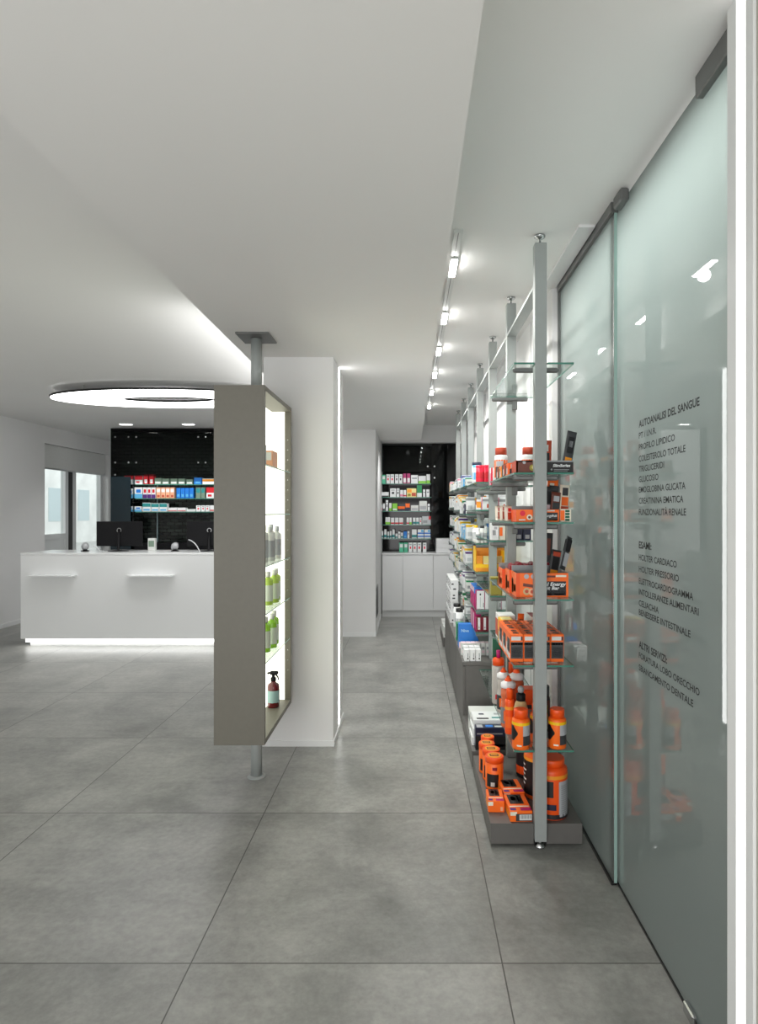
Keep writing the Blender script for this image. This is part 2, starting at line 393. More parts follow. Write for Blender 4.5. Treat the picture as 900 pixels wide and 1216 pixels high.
# ------------------------------------------------------------------ ceiling track with spots
t = empty('lighting_track', (.196, 5.0, CZ), 'long slim grey ceiling track beside the soffit carrying small spotlights', 'track light')
b = MB(); b.box(-.012, .024, -2.36, 2.3, -.018, -.0005, mat('track_grey', rgb(215, 216, 214), .4)); b.box(.004, .0065, -2.36, 2.3, -.0186, -.018, BLKMETAL); b.build('rail', t)
SPOT = emitter('spot_led', (1, .99, .96), 60)
NEARW = ['nearest', 'second nearest', 'third nearest', 'fourth nearest', 'second farthest', 'farthest']
for i, y in enumerate((2.99, 3.77, 4.545, 5.33, 6.12, 6.93)):
    t = empty('track_spotlight', (.198, y, CZ - .018), f'small glowing spotlight, {NEARW[i]} of six on the ceiling track', 'spotlight', 'spotlights on the ceiling track')
    b = MB(); b.box(-.014, .022, -.105, .105, -.012, -.0005, mat('track_grey', (0, 0, 0)), bev=.004); b.build('housing', t)
    b = MB(); b.box(-.011, .019, -.1, .1, -.018, -.0125, SPOT, bev=.002); b.build('lens', t)
    ld = bpy.data.lights.new('spot_beam', 'SPOT'); ld.energy = 46; ld.spot_size = 2.3; ld.spot_blend = .9; ld.shadow_soft_size = .03; ld.color = (1, .985, .95)
    lo = bpy.data.objects.new('spot_beam', ld); C.objects.link(lo); lo.location = (.205, y, CZ - .065); lo.rotation_euler = (0, math.radians(-24), 0)

# ------------------------------------------------------------------ frosted glass wall: fixed panel and sliding door
t = empty('glass_partition', (.793, 2.85, 0), 'fixed frosted glass panel in a grey frame behind the shelving rack', 'glass panel')
b = MB(); b.box(-.006, .006, -.435, .43, .012, 2.61, FROST, {'-y': PEDGE}); b.build('pane', t)
b = MB(); b.box(-.02, .008, -.44, .445, 2.61, 2.649, DKSTEEL); b.box(-.018, .008, .43, .447, .0, 2.61, DKSTEEL); b.box(-.014, .006, -.43, .43, .0005, .012, BLKMETAL); b.build('frame', t)
b = MB(); b.box(-.0075, -.0063, -.434, -.428, .012, 2.61, CHROME); b.build('edge_strip', t)
GD = empty('sliding_door', (.811, 1.93, 0), 'frosted glass sliding door lettered with a list of health services', 'door')
b = MB(); b.box(-.006, .006, -.55, .53, .012, 2.632, FROST, {'+y': PEDGE, '-y': PEDGE}); b.build('pane', GD)
b = MB(); b.box(-.008, .012, -.55, .53, .0005, .009, BLKMETAL); b.build('floor_track', GD)
b = MB(); b.box(-.03, -.0065, -.42, -.215, 2.585, 2.648, DKSTEEL, bev=.003); b.build('hanger_clamp', GD)
b = MB(); b.box(-.04, -.0065, .365, .45, 2.60, 2.648, DKSTEEL, bev=.006); b.build('hanger_clamp', GD)
b = MB(); b.box(-.022, -.0065, -.185, -.12, .0, .035, CHROME, bev=.004); b.build('floor_guide', GD)
LINES = [("AUTOANALISI DEL SANGUE", 1.748, 318, 1), ("PT / I.N.R.", 1.709, 174, 0), ("PROFILO LIPIDICO", 1.668, 236, 0), ("COLESTEROLO TOTALE", 1.627, 271, 0),
         ("TRIGLICERIDI", 1.591, 200, 0), ("GLUCOSIO", 1.555, 181, 0), ("EMOGLOBINA GLICATA", 1.518, 271, 0), ("CREATININA EMATICA", 1.479, 264, 0), ("FUNZIONALIT\u00c0 RENALE", 1.440, 273, 0),
         ("ESAMI:", 1.323, 158, 1), ("HOLTER CARDIACO", 1.281, 242, 0), ("HOLTER PRESSORIO", 1.240, 249, 0), ("ELETTROCARDIOGRAMMA", 1.198, 297, 0), ("INTOLLERANZE ALIMENTARI", 1.160, 315, 0),
         ("CELIACHIA", 1.120, 182, 0), ("BENESSERE INTESTINALE", 1.088, 288, 0), ("ALTRI SERVIZI:", .973, 210, 1), ("FORATURA LOBO ORECCHIO", .936, 318, 0), ("SBIANCAMENTO DENTALE", .893, 297, 0)]
YS = 2.20
for s_, z, xe, bold in LINES:
    pe = 720 + xe / 2.763; ye = .815 * 740 / (pe - 488)
    b = MB(); put_text(b, s_, (-.0066, YS - 1.93, z), (0, -1, 0), (0, 0, 1), .0235 if bold else .0205, YS - ye, TXT, bold)
    b.build('lettering', GD)
ld = bpy.data.lights.new('consulting_lamp', 'AREA'); ld.energy = 48; ld.shape = 'RECTANGLE'; ld.size = .2; ld.size_y = 1.9; ld.color = (.97, 1, .985)
lo = bpy.data.objects.new('consulting_lamp', ld); C.objects.link(lo); lo.location = (1.13, 2.3, CZ - .03)

# ------------------------------------------------------------------ display cabinet on the pole
t = empty('display_cabinet', (-.847, 3.417, 0), 'tall olive grey lit display cabinet hung on a floor to ceiling pole', 'display cabinet')
hx, hy, z0, z1 = .125, .345, .30, 2.076
GLOW = emitter('backlit_panel', (1, 1, .83), 2.4)
b = MB(); b.box(-hx, hx, -hy, -hy + .022, z0, z1, OLIVE); b.build('end_panel', t)
b = MB(); b.box(-hx, hx, hy - .022, hy, z0, z1, OLIVE)
b.build('end_panel', t)
b = MB(); b.box(-hx, hx, -hy + .022, hy - .022, z1 - .025, z1, OLIVE); b.build('top_panel', t)
b = MB(); b.box(-hx, hx, -hy + .022, hy - .022, z0, z0 + .025, OLIVE); b.build('bottom_panel', t)
b = MB(); b.box(-.012, .012, -hy + .023, hy - .023, z0 + .026, z1 - .026, GLOW); b.build('light_panel', t)
b = MB(); b.box(-hx + .035, hx - .036, hy - .026, hy - .0225, z0 + .026, z1 - .026, GLOW); b.build('light_panel', t)
for k in range(24):
    z = z0 + .2 + k * .06
    b = MB(); b.box(hx - .02, hx - .015, hy - .0235, hy - .0221, z, z + .005, CHROME); b.build('shelf_pin', t)
for z in (1.689, 1.44, 1.18, .94, .697):
    for sgn in (1, -1):
        b = MB(); x0, x1 = (.0125, hx - .003) if sgn > 0 else (-hx + .003, -.0125)
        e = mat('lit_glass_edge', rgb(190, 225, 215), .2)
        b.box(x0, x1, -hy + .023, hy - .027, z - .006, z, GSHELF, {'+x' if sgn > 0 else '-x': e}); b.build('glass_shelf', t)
b = MB(); b.lathe([(.03, z1 + .0005), (.03, SZ - .012)], STEEL, n=28); b.build('pole', t)
b = MB(); b.lathe([(.03, .008), (.03, z0 - .0005)], STEEL, n=28); b.build('pole', t)
b = MB(); b.lathe([(.05, .0), (.05, .004), (.034, .01)], STEEL, n=32); b.build('floor_plate', t)
b = MB(); b.box(-.09, .09, -.1, .1, SZ - .011, SZ - .0005, DKSTEEL, bev=.002); b.build('ceiling_plate', t)

def bottle(name, label, x, y, z, prof, cap, bodym, capm, cat='bottle', group=None, band=None, extra=None, n=24, rz=0):
    """prof / cap: lathe profiles; band: (r, z0, z1, material, a0, a1)"""
    t = empty(name, (x, y, z), label, cat, group, rz)
    b = MB(); b.lathe(prof, bodym, n=n); b.build('body', t)
    if cap:
        b = MB(); b.lathe(cap, capm, n=n); b.build('cap', t)
    if band:
        b = MB()
        for q in (band if isinstance(band, list) else [band]): b.arc_patch(q[0], q[1], q[2], q[4], q[5], q[3], n=12)
        b.build('printed_label', t)
    if extra: extra(t)
    return t
def slim(r, h, neck=.4):
    return [(r * .94, 0), (r, .004), (r, h * .72), (r * .93, h * .77), (r * neck, h * .82), (r * neck, h * .84)]
GLASSGREEN = mat('green_liquid', rgb(150, 205, 60), .15, trans=.3)
def cab_bottle(kind, label, x, y, z, h, r, bm, cm, lm, group):
    return bottle(kind, label, x, y, z, slim(r, h), [(r * .5, h * .84), (r * .5, h * .99), (r * .44, h)], bm, cm, 'bottle', group,
                  (r + .0006, h * .12, h * .6, lm, -PI, PI * .3))
LB = mat('pale_bottle_label', rgb(205, 214, 200), .4)
for i in range(3):
    cab_bottle('lotion_bottle', f'green lotion bottle, {["nearest","middle","farthest"][i]} of three on the lowest glass shelf of the display', -.785 + .012 * (i % 2), 3.36 + i * .105, .6975, .188, .027, GLASSGREEN, col('offwhite'), LB, 'green bottles in the lit display')
for i in range(3):
    cab_bottle('lotion_bottle', f'green lotion bottle, {["nearest","middle","farthest"][i]} of three on the second lowest display shelf', -.785 + .012 * (i % 2), 3.42 + i * .1, .9405, .182, .027, mat('pale_green_liquid', rgb(178, 206, 90), .15), col('offwhite'), LB, 'green bottles in the lit display')
for i in range(4):
    cab_bottle('shampoo_bottle', f'white shampoo bottle, {["nearest","second","third","farthest"][i]} of four on the middle display shelf', -.79 + .014 * (i % 2), 3.34 + i * .088, 1.1805, .2 - .012 * (i % 2), .025, col('offwhite'), col('lightgrey'), mat('grey_label', rgb(170, 174, 178), .4), 'white bottles in the lit display')
t = empty('soap_bottle', (-.795, 3.60, z0 + .0255), 'dark red pump spray bottle with teal label at the cabinet bottom', 'bottle')
RED = mat('dark_red_glass', rgb(92, 14, 22), .12, coat=.5)
b = MB(); b.lathe([(.032, 0), (.034, .004), (.034, .118), (.03, .132), (.014, .142), (.013, .15)], RED); b.build('body', t)
b = MB(); b.arc_patch(.0346, .03, .098, -PI * .95, PI * .25, mat('teal_label', rgb(140, 172, 172), .5), n=14); b.build('printed_label', t)
b = MB(); b.lathe([(.0155, .15), (.0155, .168), (.009, .172), (.009, .185)], BLACKP); b.bevbox(-.012, .012, -.028, .02, .185, .206, BLACKP, .006)
b.tube([(0, -.012, .187), (0, -.026, .172), (0, -.03, .155)], .0045, BLACKP); b.tube([(0, .02, .196), (0, .034, .192)], .006, BLACKP); b.xform(Matrix.Rotation(PI / 2, 4, 'Z')); b.build('pump', t)

def carton(name, label, x0, y0, z0, w, d, h, base, marks=(), cat='box', group=None, bev=.0012, rz=0, top=None, texts=()):
    """one printed carton; marks: (face F/L/T, u0, v0, u1, v1, colour)"""
    b = MB(); m = col(base); b.bevbox(0, w, 0, d, 0, h, m, bev); e = .0005
    for mk in marks:
        f, u0, v0, u1, v1, c = mk; k = col(c) if isinstance(c, str) else c
        if f == 'F': b.face([(u0 * w, -e, v0 * h), (u1 * w, -e, v0 * h), (u1 * w, -e, v1 * h), (u0 * w, -e, v1 * h)], k)
        elif f == 'L': b.face([(-e, d - u0 * d, v0 * h), (-e, d - u1 * d, v0 * h), (-e, d - u1 * d, v1 * h), (-e, d - u0 * d, v1 * h)], k)
        elif f == 'T': b.face([(u0 * w, v0 * d, h + e), (u1 * w, v0 * d, h + e), (u1 * w, v1 * d, h + e), (u0 * w, v1 * d, h + e)], k)
    for tx in texts:      # (face, string, u, v, height, width, colour, shear)
        f, s_, u, v, hh, ww, c, sh = tx
        if f == 'F': put_text(b, s_, (u * w, -e * 2, v * h), (1, 0, 0), (0, 0, 1), hh, ww, col(c), True, sh)
        elif f == 'T': put_text(b, s_, (u * w, v * d, h + e * 2), (1, 0, 0), (0, 1, 0), hh, ww, col(c), True, sh)
        elif f == 'L': put_text(b, s_, (-e * 2, d - u * d, v * h), (0, -1, 0), (0, 0, 1), hh, ww, col(c), True, sh)
    o = b.build(name, loc=(x0, y0, z0)); o.rotation_euler = (0, 0, rz)
    return tag(o, label, cat, group)

carton('gift_box', 'grey box with a rosy printed picture on the top display shelf', -.815, 3.16, 1.6895, .07, .05, .105, 'silver', [('F', .1, .1, .9, .5, 'pink'), ('L', .1, .1, .9, .9, 'charcoal')])
carton('gift_box', 'pale patterned gift box behind the rosy one on the top display shelf', -.80, 3.29, 1.6895, .07, .12, .085, 'peach', [('F', .1, .2, .5, .7, 'charcoal'), ('F', .5, .4, .9, .9, 'offwhite'), ('F', .2, .75, .45, .95, 'brick')])
carton('cosmetic_box', 'slim dark cosmetic box alone on the second display shelf', -.825, 3.13, 1.4405, .04, .04, .1, 'charcoal', [('F', .1, .3, .9, .7, 'silver')])

# ------------------------------------------------------------------ oval ring lamp
t = empty('ring_pendant_lamp', (-2.38, 6.13, 2.56), 'large flat oval ring lamp glowing white under the ceiling above the counter', 'ceiling lamp')
def ring(b, ax, ay, bx, by, z0, z1, m_out, m_in, m_bot, m_top, n=96):
    P = lambda a, x, y, z: (x * math.cos(a), y * math.sin(a), z)
    for i in range(n):
        a0, a1 = 2 * PI * i / n, 2 * PI * (i + 1) / n
        b.face([P(a0, ax, ay, z0), P(a1, ax, ay, z0), P(a1, ax, ay, z1), P(a0, ax, ay, z1)], m_out, True)
        if bx > 0:
            b.face([P(a1, bx, by, z0), P(a0, bx, by, z0), P(a0, bx, by, z1), P(a1, bx, by, z1)], m_in, True)
        b.face([P(a1, ax, ay, z0), P(a0, ax, ay, z0), P(a0, bx, by, z0), P(a1, bx, by, z0)], m_bot)
        b.face([P(a0, ax, ay, z1), P(a1, ax, ay, z1), P(a1, bx, by, z1), P(a0, bx, by, z1)], m_top)
RINGL = emitter('ring_diffuser', (1, 1, .99), 8)
b = MB(); ring(b, 1.135, .50, .45, .155, -.004, .008, RINGL, RINGL, RINGL, RINGL); b.build('diffuser', t)
b = MB(); ring(b, 1.145, .507, 1.136, .501, -.003, .016, BLKMETAL, BLKMETAL, BLKMETAL, BLKMETAL); b.build('rim', t)
b = MB(); ring(b, .449, .154, .438, .146, -.003, .016, BLKMETAL, BLKMETAL, BLKMETAL, BLKMETAL); b.build('rim', t)
b = MB(); ring(b, 1.13, .495, .455, .16, .009, .016, W_TRIM, W_TRIM, W_TRIM, W_TRIM); b.build('backing', t)
for a in (.6, 2.5, 3.8, 5.6):
    b = MB(); b.tube([(.9 * math.cos(a), .4 * math.sin(a), .028), (.9 * math.cos(a), .4 * math.sin(a), CZ - 2.56 - .001)], .002, CHROME, 6); b.build('suspension_wire', t)

# ------------------------------------------------------------------ service counter
t = empty('service_counter', (-2.95, 6.98, 0), 'long white service counter with a glowing base in the left room', 'counter')
cx0, cx1, cy0, cy1 = -1.25, 1.35, -.28, .3
b = MB(); b.box(cx0, cx1, cy0, cy1, .085, .985, SOLID, bev=.004); b.build('body', t)
b = MB(); b.box(cx0, cx1, cy0 - .001, cy1 + .02, .9855, 1.008, SOLID, bev=.004); b.build('worktop', t)
b = MB(); b.box(cx0 + .07, cx1 - .05, cy0 + .06, cy1 - .05, 0, .0845, W_TRIM); b.build('plinth', t)
b = MB(); b.box(cx0 + .04, cx1 - .02, cy0 + .03, cy0 + .05, .045, .083, emitter('counter_led', (1, 1, .98), 6)); b.build('light_strip', t)
for px in (-4.08, -3.03):
    x = px + 2.95
    b = MB(); b.prism([(x, cy0 - .1), (x + .45, cy0 - .1), (x + .478, cy0 - .09), (x + .49, cy0 - .06), (x + .49, cy0), (x, cy0)], .762, .776, SOLID); b.build('bag_shelf', t)
def monitor(x, label):
    t = empty('computer_monitor', (x, 7.06, 1.0085), label, 'monitor')
    b = MB(); b.bevbox(-.26, .26, -.012, .012, .055, .335, BLACKP, .006); b.build('screen_housing', t)
    b = MB(); b.bevbox(-.255, .255, .0125, .016, .06, .33, mat('screen_dark', (.02, .025, .03), .15), .001); b.build('screen', t)
    b = MB(); b.tube([(0, -.03, .006), (0, -.032, .2), (0, -.014, .235)], .014, BLACKP, 12); b.build('stand', t)
    b = MB(); b.lathe([(.115, 0), (.115, .006), (.03, .012)], BLACKP, (0, -.03, 0), 28, sy=.75); b.build('base', t)
    b = MB(); ring(b, .026, .026, .020, .020, -.0015, .0015, CHROME, CHROME, CHROME, CHROME, 24); b.xform(Matrix.Translation((0, -.0135, .235)) @ Matrix.Rotation(PI / 2, 4, 'X')); b.build('logo_ring', t)
monitor(-3.30, 'black computer monitor seen from behind at the left of the counter')
monitor(-2.28, 'black computer monitor partly hidden by the display cabinet')
def scanner(x, y, label):
    t = empty('barcode_scanner', (x, y, 1.0085), label, 'scanner')
    b = MB(); b.lathe([(.045, 0), (.045, .008), (.02, .014), (.016, .03)], BLACKP, n=20); b.build('stand', t)
    b = MB(); b.lathe([(.02, -.05), (.036, -.04), (.04, 0), (.034, .04), (.012, .052)], mat('silver_plastic', rgb(168, 170, 172), .35), n=20); b.xform(Matrix.Translation((0, 0, .055)) @ Matrix.Rotation(math.radians(65), 4, 'X') @ Matrix.Rotation(.5, 4, 'Y')); b.build('head', t)
scanner(-3.67, 7.02, 'small silver barcode scanner on the counter beside the left monitor')
scanner(-2.66, 7.02, 'small silver barcode scanner on the counter between the two monitors')
def cable(x, y, label, pts):
    b = MB(); b.tube(pts, .006, mat('pale_cable', rgb(205, 208, 210), .4)); o = b.build('cable', loc=(x, y, 1.0085 + .0065)); tag(o, label, 'cable')
arc = lambda s: [(s * (.0 + .14 * (k / 8)), 0, .14 * math.sin(PI * (.12 + .88 * (1 - k / 8))) if k < 8 else 0) for k in range(9)]
cable(-2.45, 6.86, 'pale curved cable rising beside the right monitor on the counter', [(0, 0, .13), (.03, 0, .12), (.07, 0, .09), (.10, 0, .05), (.125, 0, 0), (.135, -.03, 0)])
cable(-3.50, 6.86, 'pale curved cable in front of the left monitor base', [(0, 0, .06), (.03, 0, .055), (.06, 0, .03), (.08, 0, .0), (.12, 0, 0)])
carton('leaflet_holder', 'small white leaflet box on the counter right of the left monitor', -3.015, 7.14, 1.009, .08, .05, .14, 'offwhite', [('F', .1, .3, .9, .8, 'sage')])

# ------------------------------------------------------------------ black wall cabinet behind the counter
t = empty('wall_cabinet', (-2.75, 8.9, 0), 'tall black glass wall cabinet with lit shelves behind the counter', 'cabinet')
L0, L1 = -1.54, 1.0
b = MB(); b.box(L0, L1, .32, .36, .0, 2.63, STOCK); b.build('back_panel', t)
for x0, x1 in ((L0, -1.22), (-1.215, -.225), (-.22, .77)):
    b = MB(); b.box(x0, x1, 0, .014, 1.96, 2.625, glassy('smoked_glass', (.55, .58, .57), .015)); b.build('front_panel', t)
b = MB(); b.box(L0, -1.255, 0, .014, .0, 1.955, mat('blue_black_glass', (.006, .016, .022), .06)); b.build('front_panel', t)
b = MB(); b.box(L0, L1, .0, .32, 2.626, 2.645, BLACKP); b.build('top', t)
b = MB(); b.box(L0, L0 + .015, .015, .32, .0, 2.625, BLACKGL); b.build('side_panel', t)
b = MB(); b.box(-1.235, -1.222, .02, .3, 1.005, 1.955, glassy('side_glass', (.4, .5, .52), .06)); b.build('divider', t)
b = MB(); b.box(-1.0, -.985, .29, .31, 1.005, 1.9, mat('pale_light_bar', rgb(150, 170, 175), .3)); b.build('post', t)  # pale bar standing in for upright streaks of light
for x, z in [(-1.47, 2.52), (-1.28, 2.52), (-1.17, 2.52), (-.285, 2.52), (-.18, 2.52), (-1.47, 2.155), (-1.28, 2.155), (-1.17, 2.155), (-.285, 2.155), (-.18, 2.155), (-1.47, 1.98)]:
    b = MB(); b.lathe([(.014, 0), (.014, .01), (.009, .014)], CHROME, n=14); b.xform(Matrix.Translation((x, -.0005, z)) @ Matrix.Rotation(PI / 2, 4, 'X')); b.build('standoff', t)
for z in (1.848, 1.647, 1.456):
    b = MB(); b.box(-1.2, L1, .03, .31, z - .012, z, GSHELF, {'-y': GEDGE}); b.build('glass_shelf', t)
# back worktop with small equipment
b = MB(); b.box(-3.96, -1.78, 8.92, 9.21, .0, 1.0, BLACKP); o = b.build('back_counter'); tag(o, 'low black back counter under the shelves behind the monitors', 'counter')
t = empty('label_printer', (-2.52, 9.0, 1.0005), 'silver boxy printer on the back counter beside the right monitor', 'printer')
b = MB(); b.bevbox(-.12, .12, -.05, .1, .0, .19, mat('silver_plastic', (0, 0, 0)), .01); b.build('body', t)
b = MB(); b.bevbox(-.10, .10, -.053, -.0505, .10, .16, mat('screen_dark', (0, 0, 0)), .001); b.build('slot', t)
carton('paper_stack', 'small green and white packet on the back counter behind the monitors', -2.80, 8.96, 1.0005, .16, .1, .26, 'sage', [('F', .1, .55, .9, .9, 'teal'), ('F', .1, .1, .9, .4, 'charcoal')])

CSTY = {  # colour scheme name: (words, base, marks)
    'ry': ('red and yellow', 'white', [('F', 0, .55, 1, 1, 'red'), ('F', .1, .1, .6, .5, 'yellow')]),
    'rw': ('red and white', 'white', [('F', 0, .5, 1, 1, 'red'), ('F', .15, .15, .6, .35, 'red')]),
    'r': ('plain red', 'red', [('F', .2, .1, .8, .5, 'white')]),
    'gg': ('grey green', 'sage', [('F', .1, .1, .9, .45, 'offwhite')]),
    'bw': ('blue and white', 'white', [('F', 0, 0, 1, .4, 'skyblue'), ('F', .2, .5, .8, .8, 'blue')]),
    'b': ('deep blue', 'blue', [('F', .2, .15, .8, .4, 'skyblue')]),
    'yw': ('yellow and white', 'white', [('F', 0, .5, 1, .9, 'amber')]),
    'pw': ('purple and white', 'white', [('F', 0, 0, 1, .35, 'purple'), ('F', .2, .5, .8, .8, 'red')]),
    'ow': ('peach and white', 'peach', [('F', .1, .55, .9, .85, 'white'), ('F', .2, .1, .8, .3, 'brick')]),
    'tg': ('teal grey', 'sage', [('F', .1, .5, .9, .9, 'teal')]),
    'tw': ('teal and white', 'white', [('F', 0, .55, 1, .95, 'teal'), ('F', .1, .1, .9, .3, 'skyblue')]),
    'w': ('plain white', 'white', [('F', .15, .55, .85, .7, 'grey')]),
    'wg': ('white and grey', 'offwhite', [('F', .1, .15, .9, .5, 'silver')]),
    'g': ('green', 'mint', [('F', .15, .5, .85, .85, 'white')]),
    'wrd': ('white red dotted', 'white', [('F', .3, .35, .7, .6, 'crimson'), ('F', .2, .75, .8, .85, 'grey')]),
    'wbd': ('white dark dotted', 'white', [('F', .3, .35, .7, .6, 'dark'), ('F', .2, .75, .8, .85, 'grey')]),
    'm': ('dark pink', 'magenta', [('F', .1, .1, .9, .55, 'white')]),
    'gw': ('green and white', 'white', [('F', 0, 0, 1, .35, 'lime')]),
    'wp': ('white and pink', 'white', [('F', 0, .1, 1, .4, 'pink')]),
    'ym': ('yellow patterned', 'paleyellow', [('F', .05, .5, .5, .9, 'amber'), ('F', .5, .1, .95, .5, 'brick'), ('F', .1, .1, .4, .4, 'olive')]),
    'dg': ('dark green and white', 'white', [('F', 0, .35, 1, 1, 'green')]),
    'l': ('bright lime', 'lime', [('F', .1, .1, .9, .3, 'white')]),
    'ob': ('orange and navy', 'orange', [('F', 0, 0, 1, .45, 'navy')]),
    'gr': ('grey with red corner', 'lightgrey', [('F', .75, .6, 1, 1, 'red'), ('F', .1, .2, .6, .5, 'grey')]),
    'wk': ('white and black', 'white', [('F', 0, 0, 1, .3, 'dark')]),
    'wr': ('white with red stripe', 'white', [('F', .0, .1, 1, .3, 'red')]),
    'wb': ('white with blue stripe', 'white', [('F', .0, .1, 1, .35, 'blue')]),
    'wt': ('white with teal stripe', 'white', [('F', .0, .1, 1, .4, 'teal')]),
    'bs': ('blue striped', 'white', [('F', 0, .15, 1, .3, 'blue'), ('F', 0, .5, 1, .65, 'blue'), ('F', .55, .7, .95, .95, 'skyblue')]),
}
def shelf_row(items, scale, pxo, base_y, Ydep, zb, where, group, depth=.08, unit=None):
    for i, (a, c, top, key) in enumerate(items):
        wds, base, marks = CSTY[key]
        k = Ydep / 740.
        x0 = (pxo + a / scale - 488) * k; w = (c - a) / scale * k - .003; h = (base_y - top) / scale * k
        carton('medicine_box', f'{wds} medicine box, {ORD[i]} from left, {where}', x0, Ydep, zb + .0005, w, depth, h, base, marks, 'box', group)
LR = [(485, 524, 440, 'ry'), (526, 557, 440, 'rw'), (560, 578, 436, 'r'), (582, 600, 436, 'r'), (603, 630, 450, 'gg'), (632, 660, 452, 'gg'), (665, 692, 452, 'gg'), (695, 722, 452, 'gg'), (727, 752, 455, 'gg'), (757, 787, 448, 'b'), (790, 840, 452, 'yw')]
shelf_row(LR, 3.285, 0, 474, 8.955, 1.848, 'top shelf behind the counter', 'medicine boxes behind the counter')
LR = [(485, 522, 492, 'bw'), (525, 556, 487, 'bw'), (558, 574, 487, 'pw'), (575, 590, 487, 'pw'), (591, 607, 487, 'pw'), (610, 627, 487, 'ow'), (628, 645, 487, 'ow'), (646, 663, 487, 'ow'), (664, 680, 487, 'ow'), (688, 704, 490, 'b'), (705, 721, 490, 'b'), (722, 738, 490, 'b'), (739, 755, 490, 'b'), (764, 783, 487, 'tg'), (784, 800, 487, 'tg'), (805, 840, 487, 'rw')]
shelf_row(LR, 3.285, 0, 530, 8.955, 1.647, 'middle shelf behind the counter', 'medicine boxes behind the counter')
LR = [(490, 521, 562, 'bw'), (525, 553, 562, 'bw'), (556, 588, 548, 'tw'), (590, 620, 550, 'tw'), (622, 652, 550, 'tw'), (656, 690, 567, 'wr'), (692, 725, 567, 'wr'), (728, 762, 572, 'w'), (765, 783, 558, 'wrd'), (785, 800, 558, 'wrd'), (802, 817, 558, 'wrd'), (819, 840, 558, 'wr')]
shelf_row(LR, 3.285, 0, 582, 8.955, 1.456, 'lowest shelf behind the counter', 'medicine boxes behind the counter')

# ------------------------------------------------------------------ rear cabinet at the end of the aisle
t = empty('base_cabinet', (-.1, 8.6, 0), 'white base cabinet with flat doors at the end of the aisle', 'cabinet')
b = MB(); b.box(-.30, .83, .018, .44, .09, .86, W_TRIM); b.build('body', t)
for x0, x1 in ((-.30, -.018), (-.014, .404), (.408, .828)):
    b = MB(); b.box(x0 + .001, x1 - .001, -.002, .0175, .092, .857, SOLID, bev=.0015); b.build('door', t)
b = MB(); b.box(-.30, .83, .03, .42, 0, .0895, W_TRIM); b.build('plinth', t)
b = MB(); b.box(-.305, .845, -.012, .45, .8605, .882, SOLID, bev=.002); b.build('worktop', t)
t = empty('drawer_unit', (.46, 8.72, .8825), 'small white drawer unit on the worktop at the aisle end', 'drawer unit')
b = MB(); b.box(-.11, .28, -.08, .2, 0, .2, W_TRIM, bev=.002); b.build('body', t)
for z in (.006, .07, .134):
    b = MB(); b.box(-.104, .274, -.085, -.0805, z, z + .058, SOLID, bev=.001); dr = b.build('drawer', t)
    b = MB(); b.box(.06, .12, -.092, -.0855, z + .045, z + .053, CHROME); b.build('handle', dr)
t = empty('wall_cabinet', (0, 8.75, 0), 'black glass wall shelving of medicines at the end of the aisle', 'cabinet')
b = MB(); b.box(-.41, .748, .27, .30, .883, 2.41, BLACKGL); b.build('back_panel', t)
b = MB(); b.box(.287, .748, .0, .014, 1.09, 2.41, BLACKGL); b.build('front_panel', t)
b = MB(); b.box(-.41, .286, .0, .014, 2.02, 2.41, glassy('smoked_glass', (0, 0, 0))); b.build('front_panel', t)
for x, z in ((.235, 2.09), (.33, 2.09), (.66, 2.09), (.33, 1.93), (.66, 1.93)):
    b = MB(); b.lathe([(.014, 0), (.014, .01), (.009, .014)], CHROME, n=14); b.xform(Matrix.Translation((x, -.0005, z)) @ Matrix.Rotation(PI / 2, 4, 'X')); b.build('standoff', t)
for z in (1.85, 1.66, 1.465, 1.273, 1.078):
    b = MB(); b.box(-.41, .284, .02, .27, z - .01, z, GSHELF, {'-y': GEDGE}); b.build('glass_shelf', t)
G = 'medicine boxes at the aisle end'
R1 = [(198, 215, 340, 'g'), (217, 235, 340, 'g'), (238, 256, 337, 'wrd'), (258, 276, 337, 'wrd'), (280, 297, 337, 'wbd'), (299, 316, 337, 'wbd'), (319, 335, 333, 'm'), (338, 354, 333, 'm'), (357, 391, 341, 'w'), (393, 430, 345, 'gw'), (432, 450, 337, 'gw')]
R2 = [(198, 250, 423, 'wk'), (256, 285, 405, 'wbd'), (287, 302, 405, 'wbd'), (305, 320, 413, 'wp'), (322, 335, 413, 'wr'), (337, 384, 405, 'ym'), (386, 410, 390, 'dg'), (415, 427, 410, 'w'), (431, 447, 410, 'w')]
R3 = [(198, 208, 480, 'wp'), (210, 220, 482, 'wp'), (222, 232, 478, 'wk'), (235, 248, 462, 'wbd'), (252, 264, 476, 'gw'), (267, 292, 478, 'l'), (294, 328, 492, 'ob'), (330, 352, 478, 'ob'), (357, 394, 487, 'wg'), (397, 435, 466, 'wg'), (437, 449, 480, 'w')]
R4 = [(198, 218, 547, 'wb'), (234, 258, 545, 'gw'), (260, 278, 547, 'wr'), (280, 298, 547, 'wr'), (300, 320, 547, 'wr'), (336, 348, 547, 'wr'), (350, 361, 547, 'gw'), (366, 380, 547, 'wt'), (382, 396, 547, 'wt'), (398, 409, 547, 'wrd'), (411, 453, 540, 'gr')]
R5 = [(198, 209, 605, 'yw'), (212, 224, 612, 'wt'), (228, 240, 604, 'wt'), (243, 252, 615, 'wt'), (254, 264, 612, 'wt'), (267, 279, 604, 'wt'), (282, 293, 625, 'wt'), (295, 307, 615, 'w'), (309, 319, 620, 'wt'), (321, 338, 614, 'b'), (340, 350, 612, 'w'), (361, 385, 604, 'wt'), (389, 420, 604, 'bs'), (422, 452, 604, 'bs')]
